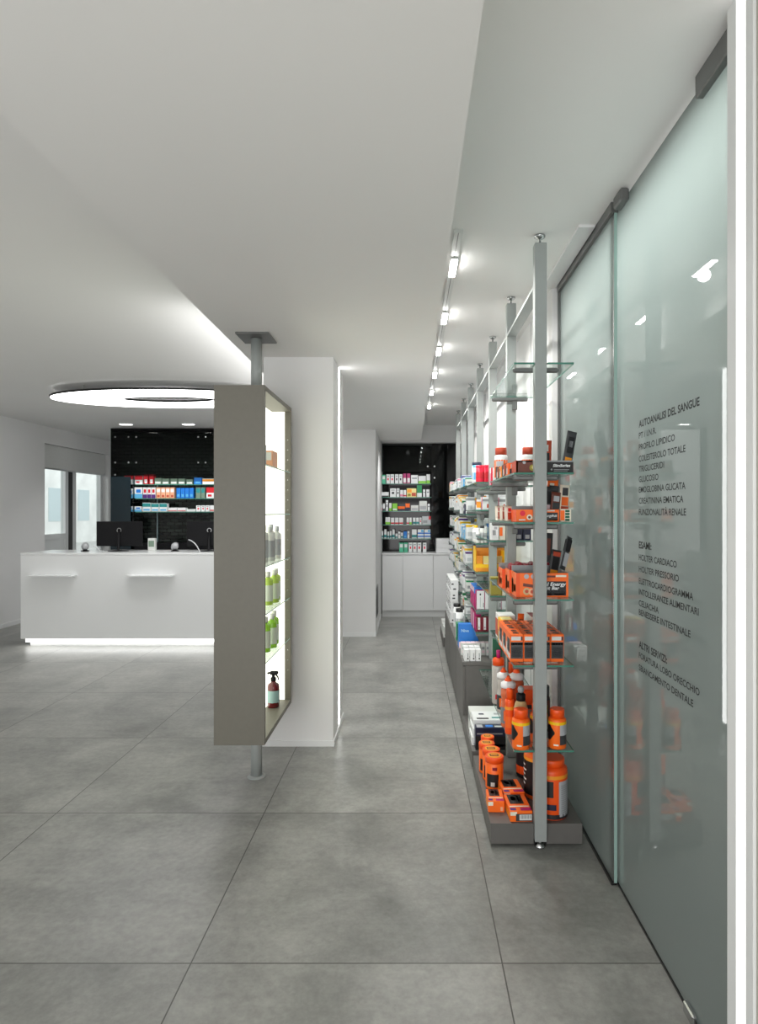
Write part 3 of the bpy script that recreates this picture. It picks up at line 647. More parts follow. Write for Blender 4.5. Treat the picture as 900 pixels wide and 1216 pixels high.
R6 = [(300, 321, 667, 'g'), (323, 342, 667, 'g'), (346, 364, 667, 'wrd'), (367, 385, 667, 'wrd'), (388, 407, 667, 'wrd'), (414, 432, 667, 'wrd')]
for R, by, zb, nm in ((R1, 382, 1.85, 'top shelf at the aisle end'), (R2, 447, 1.66, 'second shelf at the aisle end'), (R3, 514, 1.465, 'third shelf at the aisle end'), (R4, 580, 1.273, 'fourth shelf at the aisle end'), (R5, 647, 1.078, 'lowest shelf at the aisle end'), (R6, 713, .882, 'on the worktop at the aisle end')):
    shelf_row(R, 4.056, 400, by, 8.79, zb, nm, G)

# ------------------------------------------------------------------ shelving rack
UX = .559; UY = [2.705 + .78 * i for i in range(7)]
RK = empty('shelving_rack', (UX, 5.0, 0), 'long aluminium rack of floor to ceiling posts along the aisle', 'shelving')
def upright(y):
    b = MB(); b.box(-.0255, .0255, y - 5 - .025, y - 5 + .025, .03, 2.61, STEEL, bev=.0015); u = b.build('upright', RK)
    b = MB(); b.lathe([(.024, 0), (.024, .004), (.012, .016), (.007, .02), (.007, .0295)], CHROME, (0, y - 5, 0.0005), 18); b.build('foot', u)
    b = MB(); b.lathe([(.005, 2.6105), (.005, 2.63), (.012, 2.634), (.024, 2.642), (.024, 2.649)], CHROME, (0, y - 5, 0), 18); b.build('foot', u)
for y in UY: upright(y)
for i in range(6):
    b = MB(); b.box(-.0255, .0255, UY[i] - 5 + .0255, UY[i + 1] - 5 - .0255, 2.425, 2.437, STEEL); b.build('top_rail', RK)
SHELF_Z = [
    [2.093, 1.620, 1.4065, 1.075, .791, .425],
    [1.60, 1.29, .98, .425],
    [1.656, 1.465, 1.235, 1.038, .776, .624],
    [1.665, 1.434, 1.22, 1.02, .80, .60],
    [1.675, 1.47, 1.26, 1.08, .90, .70],
    [1.683, 1.50, 1.30, 1.10, .92],
]
BAYN = ['nearest', 'second', 'third', 'fourth', 'fifth', 'farthest']
SX0, SX1 = .443, .70
for i, zs in enumerate(SHELF_Z):
    y0 = UY[i] + (-.026 if i == 0 else .004); y1 = UY[i + 1] - .004
    for k, z in enumerate(zs):
        # panes are notched round the posts: two strips joined behind each post
        b = MB(); g = {'-x': GEDGE, '-y': GEDGE}
        pl = [(SX0, y0), (UX - .028, y0), (UX - .028, UY[i] + .0275), (UX + .028, UY[i] + .0275), (UX + .028, y0), (SX1, y0), (SX1, y1), (UX + .028, y1), (UX + .028, UY[i + 1] - .0275), (UX - .028, UY[i + 1] - .0275), (UX - .028, y1), (SX0, y1)]
        n = len(pl)
        b.raw([(x, y, z - .008) for x, y in pl] + [(x, y, z) for x, y in pl], [tuple(reversed(range(n))), tuple(range(n, 2 * n))], GSHELF)
        vs = [(x, y, z - .008) for x, y in pl] + [(x, y, z) for x, y in pl]
        b.raw(vs, [(q, (q + 1) % n, n + (q + 1) % n, n + q) for q in range(n)], GEDGE)
        o = b.build('glass_shelf')
        if i == 1 and k == 3: o.data.clear_geometry(); q = MB(); q.box(SX0, UX - .028, y0, 4.06, z - .008, z, GSHELF, {f: GEDGE for f in ('-x', '+x', '-y', '+y')}); q.box(UX - .0279, SX1, UY[1] + .0275, 4.06, z - .008, z, GSHELF, {f: GEDGE for f in ('+x', '-y', '+y')}); o.data.from_pydata(q.v, [], q.f); o.data.materials.clear(); [o.data.materials.append(m_) for m_ in q.mats]; o.data.polygons.foreach_set('material_index', q.mi); o.data.update()
        tag(o, f'green edged glass shelf, {ORD[k]} from top in the {BAYN[i]} rack bay', 'shelf', 'glass shelves of the rack')
        for y, s in ((UY[i], 1), (UY[i + 1], -1)):
            if i == 1 and k == 3 and s < 0: continue
            yy = y + s * .0345 - 5
            b = MB(); b.bevbox(-.112, .088, yy - .0075, yy + .0075, z - .032, z - .0085, DKSTEEL, .006)
            b.bevbox(.0, .03, yy - .0085, yy + .0085, z - .078, z - .03, DKSTEEL, .003); b.build('bracket', RK)

# low platforms and drawer cabinets under the rack
BX0, BX1 = .345, .742
def platform(y0, y1, label):
    t = empty('display_plinth', ((BX0 + BX1) / 2, (y0 + y1) / 2, 0), label, 'plinth')
    hw, hd = (BX1 - BX0) / 2, (y1 - y0) / 2
    b = MB(); cx = UX - (BX0 + BX1) / 2
    poly = [(-hw, -hd), (cx - .028, -hd), (cx - .028, -hd + .033), (cx + .028, -hd + .033), (cx + .028, -hd), (hw, -hd), (hw, hd), (cx + .028, hd), (cx + .028, hd - .033), (cx - .028, hd - .033), (cx - .028, hd), (-hw, hd)]
    b.prism(poly, .012, .10, TAUPE); b.build('body', t)
    b = MB(); b.box(-hw + .02, hw - .02, -hd + .05, hd - .05, 0, .0118, BLACKP); b.build('toe_base', t)
platform(2.70, 3.455, 'low taupe plinth at the near end of the shelving rack')
platform(3.515, 4.14, 'low taupe plinth in front of the taupe drawer cabinet')
def floor_cabinet(y0, y1, label, posts):
    t = empty('drawer_cabinet', ((BX0 + BX1) / 2, (y0 + y1) / 2, 0), label, 'cabinet')
    hw, hd = (BX1 - BX0) / 2, (y1 - y0) / 2; cy = (y0 + y1) / 2; cx = UX - (BX0 + BX1) / 2
    # carcass in two halves either side of the posts' line
    b = MB(); b.box(-hw + .018, cx - .028, -hd, hd, .03, .428, TAUPE); b.box(cx + .028, hw, -hd, hd, .03, .428, TAUPE)
    ys = [-hd] + [q for p in posts for q in (p - cy - .028, p - cy + .028)] + [hd]
    for q in range(0, len(ys), 2):
        if ys[q + 1] > ys[q]: b.box(cx - .0279, cx + .0279, ys[q], ys[q + 1], .03, .428, TAUPE)
    b.build('body', t)
    b = MB(); b.box(-hw, -hw + .0175, -hd + .002, hd - .002, .034, .424, TAUPE, bev=.0015); b.build('drawer_front', t)
    b = MB(); b.box(-hw - .002, cx - .028, -hd - .002, hd, .4285, .453, TAUPE, bev=.0012); b.box(cx + .028, hw, -hd - .002, hd, .4285, .453, TAUPE)
    for q in range(0, len(ys), 2):
        if ys[q + 1] > ys[q]: b.box(cx - .0279, cx + .0279, ys[q] - (.002 if q == 0 else 0), ys[q + 1], .4285, .453, TAUPE)
    b.build('top', t)
    b = MB(); b.box(-hw + .03, cx - .032, -hd + .02, hd - .02, 0, .0295, BLACKP); b.build('toe_base', t)
    b = MB(); b.box(cx + .032, hw - .02, -hd + .02, hd - .02, 0, .0295, BLACKP); b.build('toe_base', t)
floor_cabinet(4.145, 4.80, 'taupe drawer cabinet under the rack, nearest of three', [4.265])
floor_cabinet(4.805, 5.56, 'taupe drawer cabinet under the rack, middle of three', [5.045])
floor_cabinet(5.565, 6.32, 'taupe drawer cabinet under the rack, farthest of three', [5.825])
platform(6.66, 7.36, 'low taupe plinth at the far end of the shelving rack')

# ------------------------------------------------------------------ goods on the nearest bay
G1 = 'sports nutrition packs on the nearest rack bay'
E = .0006
def sachet(label, x, y, z, w, h, base, marks, lean=0.15, rz=0.0, roll=0.0, group=None):
    """flat pouch with crimped ends and a bulged middle"""
    b = MB(); m = col(base); n = 6; rows = []
    for k in range(n + 1):
        v = k / n; bul = .007 * math.sin(PI * min(1, max(0, (v - .06) / .88))) + .0006
        rows.append((v * h, bul))
    vs = []
    for zz, bl in rows:
        for u, q in ((0, .0006), (.2, .75), (.5, 1), (.8, .75), (1, .0006)):
            vs.append(((u - .5) * w, -(bl * q if q > .01 else q), zz))
    nb = len(vs)
    vs += [(p[0], -p[1], p[2]) for p in vs]
    fs = []
    for k in range(n):
        for u in range(4):
            a = k * 5 + u; fs.append((a, a + 1, a + 6, a + 5)); c = nb + a; fs.append((c, c + 5, c + 6, c + 1))
        a = k * 5; fs.append((a, a + 5, nb + a + 5, nb + a)); a = k * 5 + 4; fs.append((a, nb + a, nb + a + 5, a + 5))
    fs.append(tuple(range(5)) + tuple(nb + q for q in reversed(range(5)))); fs.append(tuple(n * 5 + q for q in reversed(range(5))) + tuple(nb + n * 5 + q for q in range(5)))
    b.raw(vs, fs, m, True)
    for u0, v0, u1, v1, c in marks:
        b.face([((u0 - .5) * w, -.0082, v0 * h), ((u1 - .5) * w, -.0082, v0 * h), ((u1 - .5) * w, -.0082, v1 * h), ((u0 - .5) * w, -.0082, v1 * h)], col(c))
        b.face([((u1 - .5) * w, .0082, v0 * h), ((u0 - .5) * w, .0082, v0 * h), ((u0 - .5) * w, .0082, v1 * h), ((u1 - .5) * w, .0082, v1 * h)], col(c))
    o = b.build('energy_sachet', loc=(x, y, z)); o.rotation_euler = (lean, roll, rz)
    return tag(o, label, 'sachet', group or 'energy sachets on the nearest rack bay')
def display_tray(name, label, x0, y0, z0, w, d, h, base, back_h, marks, texts=(), inner='grey', group=G1):
    """open display carton: tray with a raised back flap"""
    t = empty(name, (x0, y0, z0), label, 'box', group); m = col(base); im = col(inner); th = .003; e = .0006
    b = MB()
    b.box(0, w, 0, d, 0, th, m); b.box(0, w, 0, th, th, h, m, {'+y': im}); b.box(0, th, th, d - th, th, h, m, {'+x': im}); b.box(w - th, w, th, d - th, th, h, m, {'-x': im}); b.box(0, w, d - th, d, th, back_h, m, {'-y': im})
    for f, u0, v0, u1, v1, c in marks:
        k = col(c)
        if f == 'F': b.face([(u0 * w, -e, v0 * h), (u1 * w, -e, v0 * h), (u1 * w, -e, v1 * h), (u0 * w, -e, v1 * h)], k)
        else: b.face([(-e, d - u0 * d, v0 * h), (-e, d - u1 * d, v0 * h), (-e, d - u1 * d, v1 * h), (-e, d - u0 * d, v1 * h)], k)
    b.build('tray', t)
    b = MB()
    for s_, u, v, hh, ww, c, sh in texts: put_text(b, s_, (u * w, -e * 2, v * h), (1, 0, 0), (0, 0, 1), hh, ww, col(c), True, sh)
    if b.v: b.build('lettering', t)
    return t
def disc_mark(b, cx, cz, r, c, y=-.0012, n=16, r2=0):
    k = col(c)
    if r2:
        for i in range(n):
            a0, a1 = 2 * PI * i / n, 2 * PI * (i + 1) / n
            b.face([(cx + r * math.cos(a0), y, cz + r * math.sin(a0)), (cx + r * math.cos(a1), y, cz + r * math.sin(a1)), (cx + r2 * math.cos(a1), y, cz + r2 * math.sin(a1)), (cx + r2 * math.cos(a0), y, cz + r2 * math.sin(a0))], k)
    else: b.face([(cx + r * math.cos(2 * PI * i / n), y, cz + r * math.sin(2 * PI * i / n)) for i in range(n)], k)

# shelf A (second from top): black and brown bar tray, jars behind
zA = 1.6205
t = display_tray('bar_tray', 'black and brown snack bar display box on the second shelf', .462, 2.737, zA, .251, .13, .056, 'black', .056,
    [('F', 0, 0, .47, 1, 'brown'), ('F', 0, 0, .03, 1, 'orange'), ('F', 0, .88, 1, 1, 'grey'), ('L', 0, 0, 1, 1, 'brick')], [('SlimSeries', .64, .5, .012, .075, 'white', .25)], 'charcoal')
b = MB(); disc_mark(b, .072, .024, .014, 'olive'); disc_mark(b, .078, .026, .010, 'paleyellow', -.0016); disc_mark(b, .035, .047, .007, 'silver'); disc_mark(b, .155, .016, .004, 'grey')
b.face([(.165, -.0013, .014), (.232, -.0013, .014), (.232, -.0013, .0165), (.165, -.0013, .0165)], col('grey')); b.face([(.165, -.0013, .008), (.225, -.0013, .008), (.225, -.0013, .0105), (.165, -.0013, .0105)], col('grey'))
b.build('printed_picture', t)
sachet('grey and orange sachet standing tall at the right end of the second shelf', .694, 2.80, zA + .012, .045, .185, 'charcoal', [(.15, .12, .85, .34, 'amber'), (.2, .45, .8, .85, 'black'), (.3, .6, .7, .75, 'silver')], -.05, .16, .2)
sachet('brown sachet half hidden by the front post on the second shelf', .602, 2.80, zA + .008, .055, .145, 'brick', [(.2, .3, .8, .6, 'dark'), (.3, .65, .7, .85, 'offwhite')], -.06, .08, .04)
def jar(name, label, x, y, z, r, h, body, capc, label_marks, group, cap_h=.22, capr=.86, cat='jar', shoulder=True, lid_band=None, tub=False):
    prof = [(r * .96, 0), (r, .006), (r, h * .80), (r * .97, h * .835), (r * capr, h * .86), (r * capr * .95, h * .87)] if tub else [(r * .93, 0), (r, .005), (r, h * .70), (r * .97, h * .745), (r * capr * .9, h * .78)] if shoulder else [(r * .95, 0), (r, .005), (r, h * .80), (r * .94, h * .82)]
    hb = prof[-1][1]
    cap = [(r * capr, hb + .0005), (r * capr, h * .985), (r * capr * .95, h)] if shoulder else [(r * 1.03, hb + .0005), (r * 1.04, h * .97), (r * 1.0, h)]
    t = empty(name, (x, y, z), label, cat, group)
    b = MB(); b.lathe(prof, col(body), n=32); b.build('body', t)
    b = MB(); b.lathe(cap, col(capc), n=32)
    if not shoulder and lid_band:
        b.lathe([(r * .78, h + .0005), (r * .70, h + .001)], col(lid_band), n=32)
        b.box(-r * .5, r * .45, -r * .3, r * .3, h + .0012, h + .0018, col('black')); b.box(-r * .4, r * .35, -r * .12, r * .12, h + .002, h + .0024, col('amber'))
    b.build('lid', t)
    if label_marks:
        b = MB()
        for q, (z0_, z1_, a0, a1, c) in enumerate(label_marks): b.arc_patch(r + .0006 + .0003 * q, z0_ * h, z1_ * h, math.radians(a0), math.radians(a1), col(c), n=12)
        b.build('printed_label', t)
    return t
WJ = [(.08, .62, -180, 90, 'orange'), (.1, .4, -150, -60, 'dark'), (.42, .58, -140, -80, 'silver')]
jar('supplement_jar', 'white jar with orange cap on the second shelf, left of the second post', .485, 3.36, zA, .036, .175, 'white', 'brick', WJ, G1)
jar('supplement_jar', 'white jar with orange cap behind the brown snack box on the second shelf', .628, 3.34, zA, .036, .175, 'white', 'brick', WJ, G1)
for i, (y, hh) in enumerate(((2.86, .055), (2.97, .06), (3.08, .055), (3.19, .06))):
    carton('gel_box', f'small orange and black gel box, {ORD[i]} along the left edge of the second shelf', .447, y, zA, .055, .095, hh, ['orange', 'brown', 'amber', 'dark'][i],
           [('L', .1, .1, .4, .9, 'dark'), ('L', .45, .1, .7, .6, 'white'), ('L', .75, .2, .95, .9, 'deeporange'), ('F', .1, .1, .9, .5, 'dark'), ('F', .2, .55, .7, .9, 'offwhite')], 'box', G1)
# shelf B
zB = 1.407
t = display_tray('bar_tray', 'orange fruit bar display box with pink badge on the third shelf', .462, 2.737, zB, .188, .13, .054, 'orange', .07,
    [('F', .66, .1, .97, .75, 'black'), ('F', .75, .1, .97, .2, 'grey'), ('L', 0, 0, 1, 1, 'deeporange'), ('F', .56, .85, .9, .95, 'offwhite')], [('nergyfruit', .68, .40, .011, .05, 'white', .2)])
b = MB(); disc_mark(b, .028, .037, .012, 'crimson'); disc_mark(b, .058, .02, .012, 'cream', -.0012, 16, .006); disc_mark(b, .058, .02, .006, 'brown', -.0013); disc_mark(b, .078, .016, .009, 'tan', -.0015); b.face([(.012, -.0013, .006), (.04, -.0013, .006), (.04, -.0013, .011), (.012, -.0013, .011)], col('white')); b.build('printed_picture', t)
carton('bar_box', 'white box printed with green rounds at the right of the third shelf', .656, 2.739, zB, .048, .12, .056, 'cream', [('F', 0, .1, .4, .9, 'orange')] + [('F', .45, .06 + .23 * k, .85, .24 + .23 * k, 'darkgreen') for k in range(4)], 'box', G1)
sachet('dark sachet leaning behind the front post on the third shelf', .608, 2.79, zB + .008, .042, .15, 'charcoal', [(.15, .12, .85, .45, 'palepink'), (.2, .5, .8, .85, 'black')], -.05, .08, .05)
sachet('dark sachet with white print in the orange tray on the third shelf', .634, 2.815, zB + .008, .045, .155, 'charcoal', [(.15, .45, .85, .85, 'black'), (.2, .1, .8, .4, 'pink')], -.04, .1, .1)
sachet('bright orange sachet at the back of the orange tray', .632, 2.845, zB + .008, .05, .185, 'orange', [(.2, .6, .6, .9, 'cream')], -.02, .08, .1)
sachet('grey sachet tilted right in the orange tray on the third shelf', .635, 2.765, zB + .012, .045, .12, 'brown', [(.15, .15, .85, .6, 'charcoal'), (.2, .65, .8, .85, 'silver')], -.03, .22, .1)
sachet('tall white and orange sachet above the green dotted box', .703, 2.875, zB + .003, .044, .165, 'cream', [(.1, .1, .9, .4, 'brick'), (.15, .42, .85, .66, 'orange'), (.2, .7, .8, .92, 'dark')], -.03, .05, .06)
for i in range(6):
    sachet(f'white and orange stick pack, {ORD[i]} from the front on the third shelf edge', .462 + .006 * (i % 2), 2.885 + i * .08, zB + .001, .056, .066 + .004 * (i % 3), 'cream', [(.1, .1, .5, .6, 'brick'), (.5, .35, .9, .85, 'peach'), (.15, .65, .45, .9, 'red')], -.06, .5, 0)
carton('bar_box', 'grey green bar box behind the orange one on the third shelf', .50, 2.878, zB, .075, .1, .062, 'sage', [('F', .1, .5, .9, .9, 'darkgreen'), ('L', .1, .1, .9, .8, 'peach')], 'box', G1)
# shelf C: big open fruit bar boxes
zC = 1.0755
def big_tray(label, y, x0, w, text, d=.13, h=.106, bk=.024):
    t = display_tray('bar_tray', label, x0, y, zC, w, d, h, 'orange', h + bk,
        [('F', 0, 0, .07, 1, 'deeporange'), ('F', .37, .07, .955, .66, 'black'), ('F', .50, .82, .75, .90, 'brown'), ('F', .76, .84, .96, .92, 'cream'), ('F', .42, .255, .94, .27, 'grey'), ('F', .42, .205, .94, .22, 'grey'), ('F', .55, .1, .68, .16, 'darkred'), ('F', .71, .1, .93, .16, 'silver'),
         ('L', 0, .0, 1, 1, 'orange'), ('L', .1, .1, .45, .7, 'cream'), ('L', .5, .2, .9, .5, 'charcoal')], text)
    b = MB(); disc_mark(b, .045, h * .86, .011, 'silver'); disc_mark(b, .075, h * .86, .011, 'silver')
    for k in range(9):
        a0 = 2.6 - k * .2
        b.face([(.03 + .008 * k, -.0012, h * (.45 - .01 * k)), (.038 + .008 * k, -.0012, h * (.45 - .01 * k)), (.038 + .008 * k, -.0012, h * (.58 - .012 * k)), (.03 + .008 * k, -.0012, h * (.58 - .012 * k))], col('brown'))
    disc_mark(b, .046, .026, .016, 'tan', -.0012, 18, .008); disc_mark(b, .07, .024, .016, 'peach', -.0014, 18, .008); disc_mark(b, .046, .026, .008, 'brick', -.0016); disc_mark(b, .07, .024, .008, 'brick', -.0017)
    b.build('printed_picture', t)
    return t
big_tray('large orange fruit bar box with black panel at the front of the fourth shelf', 2.737, .462, .229, [('Total Energy', .387, .475, .0155, .128, 'white', .2), ('Fruit Bar', .45, .315, .0145, .085, 'white', .2)])
big_tray('orange fruit bar box with grey inside, second from the front', 2.875, .455, .21, [], bk=.01)
big_tray('orange fruit bar box with grey inside, third from the front', 3.06, .448, .20, [], h=.095, bk=.02)
for i in range(6):
    b = MB(); m = col('darkred'); b.bevbox(-.0145, .0145, -.05, .05, 0, .128 + .008 * (i % 2), m, .009)
    o = b.build('fruit_bar', loc=(.476 + .032 * i, 2.94, zC + .0035)); tag(o, f'dark red wrapped fruit bar, {ORD[i]} from left in the second orange box', 'snack bar', 'fruit bars in the second orange box')
sachet('grey violet sachet behind the front post above the fruit bar box', .640, 3.03, zC + .004, .075, .27, 'charcoal', [(.1, .2, .9, .55, 'dark'), (.15, .6, .85, .9, 'brown'), (.3, .35, .7, .45, 'palepink')], -.03, .06, .06)
sachet('dark sachet with orange stripe rising from the fruit bar box', .632, 2.835, zC + .02, .045, .185, 'charcoal', [(.1, .1, .9, .5, 'amber'), (.15, .52, .85, .82, 'black'), (.1, .84, .9, .95, 'brick')], -.03, .2, .2)
sachet('black sachet tilted far over towards the frosted glass', .674, 2.778, zC + .118, .035, .155, 'charcoal', [(.1, .55, .9, .92, 'black'), (.2, .6, .8, .85, 'dark'), (.1, .1, .9, .5, 'silver')], -.05, .6, .38)
# shelf D: block of orange boxes, three deep and four wide
zD = .7915
CP = ['leftmost', 'second', 'third', 'rightmost']; RP = ['front', 'middle', 'back']
for r_ in range(3):
    for c_ in range(4):
        x0 = .436 + c_ * .0592; y0 = 2.737 + r_ * .121
        mk = [('F', .04, .12, .96, .72, 'charcoal'), ('F', .04, .62, .96, .68, 'dark'), ('F', .08, .78, .8, .92, 'offwhite'), ('F', .82, .78, .94, .92, 'dark'),
              ('T', .3, .15, .72, .42, 'black'), ('T', .36, .2, .66, .28, 'cream'), ('T', .3, .58, .72, .85, 'black'), ('T', .36, .63, .66, .71, 'cream'),
              ('L', .08, .12, .5, .6, 'offwhite'), ('L', .3, .3, .9, .8, 'charcoal'), ('L', .55, .1, .95, .28, 'white')]
        mk += [('F', .1 + .2 * k, .635, .2 + .2 * k, .665, 'silver') for k in range(4)] + [('F', .12, .2 + .07 * k, .85, .225 + .07 * k, 'grey') for k in range(5)]
        carton('bar_box', f'orange and charcoal bar box, {CP[c_]} of the {RP[r_]} row on the fifth shelf', x0, y0, zD, .0577, .119, .121, 'orange', mk, 'box', 'orange bar boxes on the fifth shelf')
carton('bar_box', 'yellow topped box behind the orange block on the fifth shelf', .447, 3.105, zD, .062, .10, .12, 'yellow', [('F', .0, .0, 1, .5, 'amber'), ('L', .1, .1, .9, .5, 'olive'), ('T', .1, .1, .9, .9, 'paleyellow')], 'box', G1)
carton('bar_box', 'white box with brick red panel at the far end of the fifth shelf', .452, 3.21, zD, .085, .12, .125, 'white', [('F', .15, .0, 1, .82, 'brick'), ('L', .0, .1, 1, .8, 'brick')], 'box', G1)
sachet('small orange sachet poking up behind the orange block', .545, 3.14, zD + .001, .035, .145, 'orange', [(.2, .3, .8, .8, 'charcoal')], -.05, .3, .1)
carton('bar_box', 'dark red topped box behind the right end of the orange block', .60, 3.105, zD, .07, .14, .135, 'offwhite', [('T', 0, 0, 1, 1, 'darkred'), ('F', .1, .1, .9, .8, 'white')], 'box', G1)

# shelf E: bottles and jars
zE = .4255
OJ = [(.12, .64, -86, 30, 'silver'), (.12, .36, -86, 30, 'charcoal'), (.625, .70, -200, 30, 'yellow'), (.1, .14, -125, -95, 'cream')]
def arrow(t, r, h, a, c='black'):
    b = MB(); rr = r + .0016; n = 8; pts = []
    for k in range(n + 1):
        u = k / n; ang = a - .55 + 1.1 * u; w = .17 * (1 - abs(2 * u - 1.0)) + .02 if u > .5 else .19
        pts.append((ang, w))
    for k in range(n):
        (a0, w0), (a1, w1) = pts[k], pts[k + 1]
        b.face([(rr * math.cos(a0), rr * math.sin(a0), h * (.42 - w0)), (rr * math.cos(a1), rr * math.sin(a1), h * (.42 - w1)), (rr * math.cos(a1), rr * math.sin(a1), h * (.42 + w1)), (rr * math.cos(a0), rr * math.sin(a0), h * (.42 + w0))], col(c), True)
    b.build('printed_arrow', t)
for nm, x, y in (('bright orange supplement jar left of the front post on the lowest shelf', .478, 2.712), ('bright orange supplement jar behind the front post on the lowest shelf', .572, 2.79), ('bright orange supplement jar at the right end of the lowest shelf', .638, 2.72)):
    t = jar('supplement_jar', nm, x, y, zE, .0385, .168, 'orange', 'deeporange', OJ, G1, capr=.80); arrow(t, .0385, .168, math.radians(-150))
def sport_bottle(label, x, y, body, band, r=.034, h=.2):
    t = empty('sports_bottle', (x, y, zE), label, 'bottle', 'drinking bottles on the lowest shelf')
    b = MB(); b.lathe([(r * .92, 0), (r, .006), (r, h * .42), (r * .9, h * .5), (r * .9, h * .55), (r * 1.0, h * .62), (r * .98, h * .72), (r * .8, h * .77)], body, n=28); b.build('body', t)
    b = MB(); b.arc_patch(r + .0007, h * .08, h * .4, -PI, PI * .4, band, n=14); b.arc_patch(r + .0012, h * .14, h * .34, -PI * .75, -PI * .4, col('orange'), n=8); b.build('printed_label', t)
    b = MB(); b.lathe([(r * .97, h * .775), (r * 1.0, h * .80), (r * .98, h * .86), (r * .55, h * .90), (r * .45, h * .905)], col('white'), n=28); b.build('lid', t)
    b = MB(); b.lathe([(r * .5, h * .906), (r * .46, h * .93), (r * .24, h * .97), (r * .2, h * 1.0)], col('deeporange'), n=20); b.build('nozzle', t)
CLR = mat('smoky_orange_plastic', rgb(214, 110, 70), .25)
sport_bottle('drinking bottle with white lid and orange nozzle, nearest on the lowest shelf', .466, 2.985, CLR, mat('grey_band', rgb(120, 128, 134), .4), .036, .24)
sport_bottle('drinking bottle with white lid and orange nozzle, leftmost at the back', .475, 3.20, mat('clear_plastic', rgb(190, 186, 180), .2), col('charcoal'), .034, .225)
sport_bottle('drinking bottle with white lid and orange nozzle, right of the others', .525, 3.10, CLR, col('brown'), .036, .25)
t = empty('shaker_bottle', (.499, 2.832, zE), 'beige drink bottle with black collar and grey ball cap', 'bottle', 'drinking bottles on the lowest shelf')
b = MB(); b.lathe([(.028, 0), (.031, .005), (.031, .09), (.0305, .12), (.024, .142), (.017, .15)], col('orange'), n=28); b.build('body', t)
b = MB(); b.lathe([(.0318, .095), (.0312, .121), (.0247, .143), (.018, .1505)], col('tan'), n=28, caps=False); b.build('sleeve', t)
b = MB(); b.lathe([(.02, .1505), (.021, .156), (.021, .176), (.014, .181)], BLACKP, n=24); b.build('collar', t)
b = MB(); b.lathe([(.008, .1815), (.012, .185), (.0145, .194), (.012, .204), (.005, .209)], col('grey'), n=20); b.build('cap', t); t.scale = (1, 1, 1.12)
jar('protein_bottle', 'slim orange bottle beside the beige drink bottle', .457, 2.888, zE, .022, .205, 'deeporange', 'deeporange', [(.55, .62, -180, 0, 'amber'), (.15, .4, -150, -60, 'orange')], G1, capr=.7, cat='bottle')
carton('nutrition_pack', 'large orange pack standing behind the beige drink bottle', .52, 2.94, zE, .07, .075, .185, 'deeporange', [('F', .05, .1, .95, .5, 'silver'), ('F', .05, .52, .95, .62, 'charcoal')], 'box', G1)
t = empty('gel_bottle', (.468, 3.335, zE), 'pale grey squeeze bottle with orange cap at the shelf back', 'bottle', 'drinking bottles on the lowest shelf')
b = MB(); b.lathe([(.03, 0), (.034, .006), (.036, .1), (.034, .19), (.03, .205)], mat('clear_plastic', (0, 0, 0)), n=26, sy=.7); b.build('body', t)
b = MB(); b.lathe([(.031, .2055), (.032, .235), (.026, .245)], col('deeporange'), n=26, sy=.75); b.build('cap', t)
b = MB(); b.lathe([(.011, .2455), (.011, .285)], col('magenta'), n=14); b.build('nozzle', t)
b = MB(); b.box(-.02, .012, -.0275, -.0262, .03, .055, col('red')); b.build('printed_label', t)
carton('tall_box', 'tall dark green and white box behind the squeeze bottle', .445, 3.392, zE, .05, .033, .33, 'darkgreen', [('L', 0, 0, .4, 1, 'white'), ('F', .1, .1, .9, .4, 'white')], 'box', G1)
jar('protein_bottle', 'dark tapering bottle right of the front post', .618, 2.93, zE, .035, .21, 'dark', 'charcoal', [(.2, .7, -180, 0, 'brown'), (.3, .6, -120, -60, 'olive')], G1, capr=.9, cat='bottle')
carton('nutrition_pack', 'orange flip box leaning by the leftmost drinking bottle', .52, 3.27, zE, .05, .06, .225, 'deeporange', [('F', .1, .1, .9, .5, 'offwhite')], 'box', G1)

# plinth goods
zP = .1005
for i, (x, y) in enumerate(((.409, 3.06), (.406, 3.158), (.394, 3.245), (.408, 3.325))):
    t = jar('powder_jar', f'orange powder jar with round lid, {["nearest", "second", "third", "farthest"][i]} in the row on the plinth', x, y, zP, (.044, .043, .04, .034)[i], (.155, .152, .15, .155)[i], 'orange', 'deeporange',
        [(.1, .5, -150, -70, 'black'), (.12, .25, -120, -95, 'offwhite'), (.62, .72, -110, -80, 'darkred')], 'orange powder jars on the plinth', shoulder=False, lid_band='amber')
def bar_pack(label, x, y, w, d, h, rz, z=zP):
    mk = [('T', .14, .42, .78, .97, 'black'), ('T', .26, .62, .48, .84, 'wine'), ('T', .54, .5, .64, .9, 'silver'), ('T', .68, .56, .74, .8, 'grey'), ('T', .04, .06, .3, .2, 'purple'), ('T', .5, .04, .98, .2, 'magenta'), ('T', .06, .25, .94, .31, 'cream'),
          ('F', .0, .6, .3, .95, 'cream'), ('F', .75, .15, .9, .5, 'peach'), ('L', .1, .2, .9, .6, 'amber')]
    return carton('bar_pack', label, x, y, z, w, d, h, 'orange', mk, 'box', 'orange bar packs lying on the plinth', .002, rz)
bar_pack('small orange pack lying alone at the aisle edge of the plinth', .347, 2.80, .073, .125, .05, -.03)
o = bar_pack('orange pack with grey barcode end at the front of the plinth', .432, 2.712, .098, .165, .046, .04)
b = MB(); b.box(.025, .098, -.0018, -.001, .004, .035, col('charcoal')); b.box(.04, .094, -.0026, -.0019, .008, .032, col('offwhite'))
for k in range(12): b.box(.044 + .004 * k, .0455 + .004 * k + .001 * (k % 3), -.0031, -.0027, .014, .03, col('grey'))
b.build('printed_label', o)
bar_pack('orange and pink pack lying behind the barcode pack', .432, 2.892, .098, .145, .046, .08)
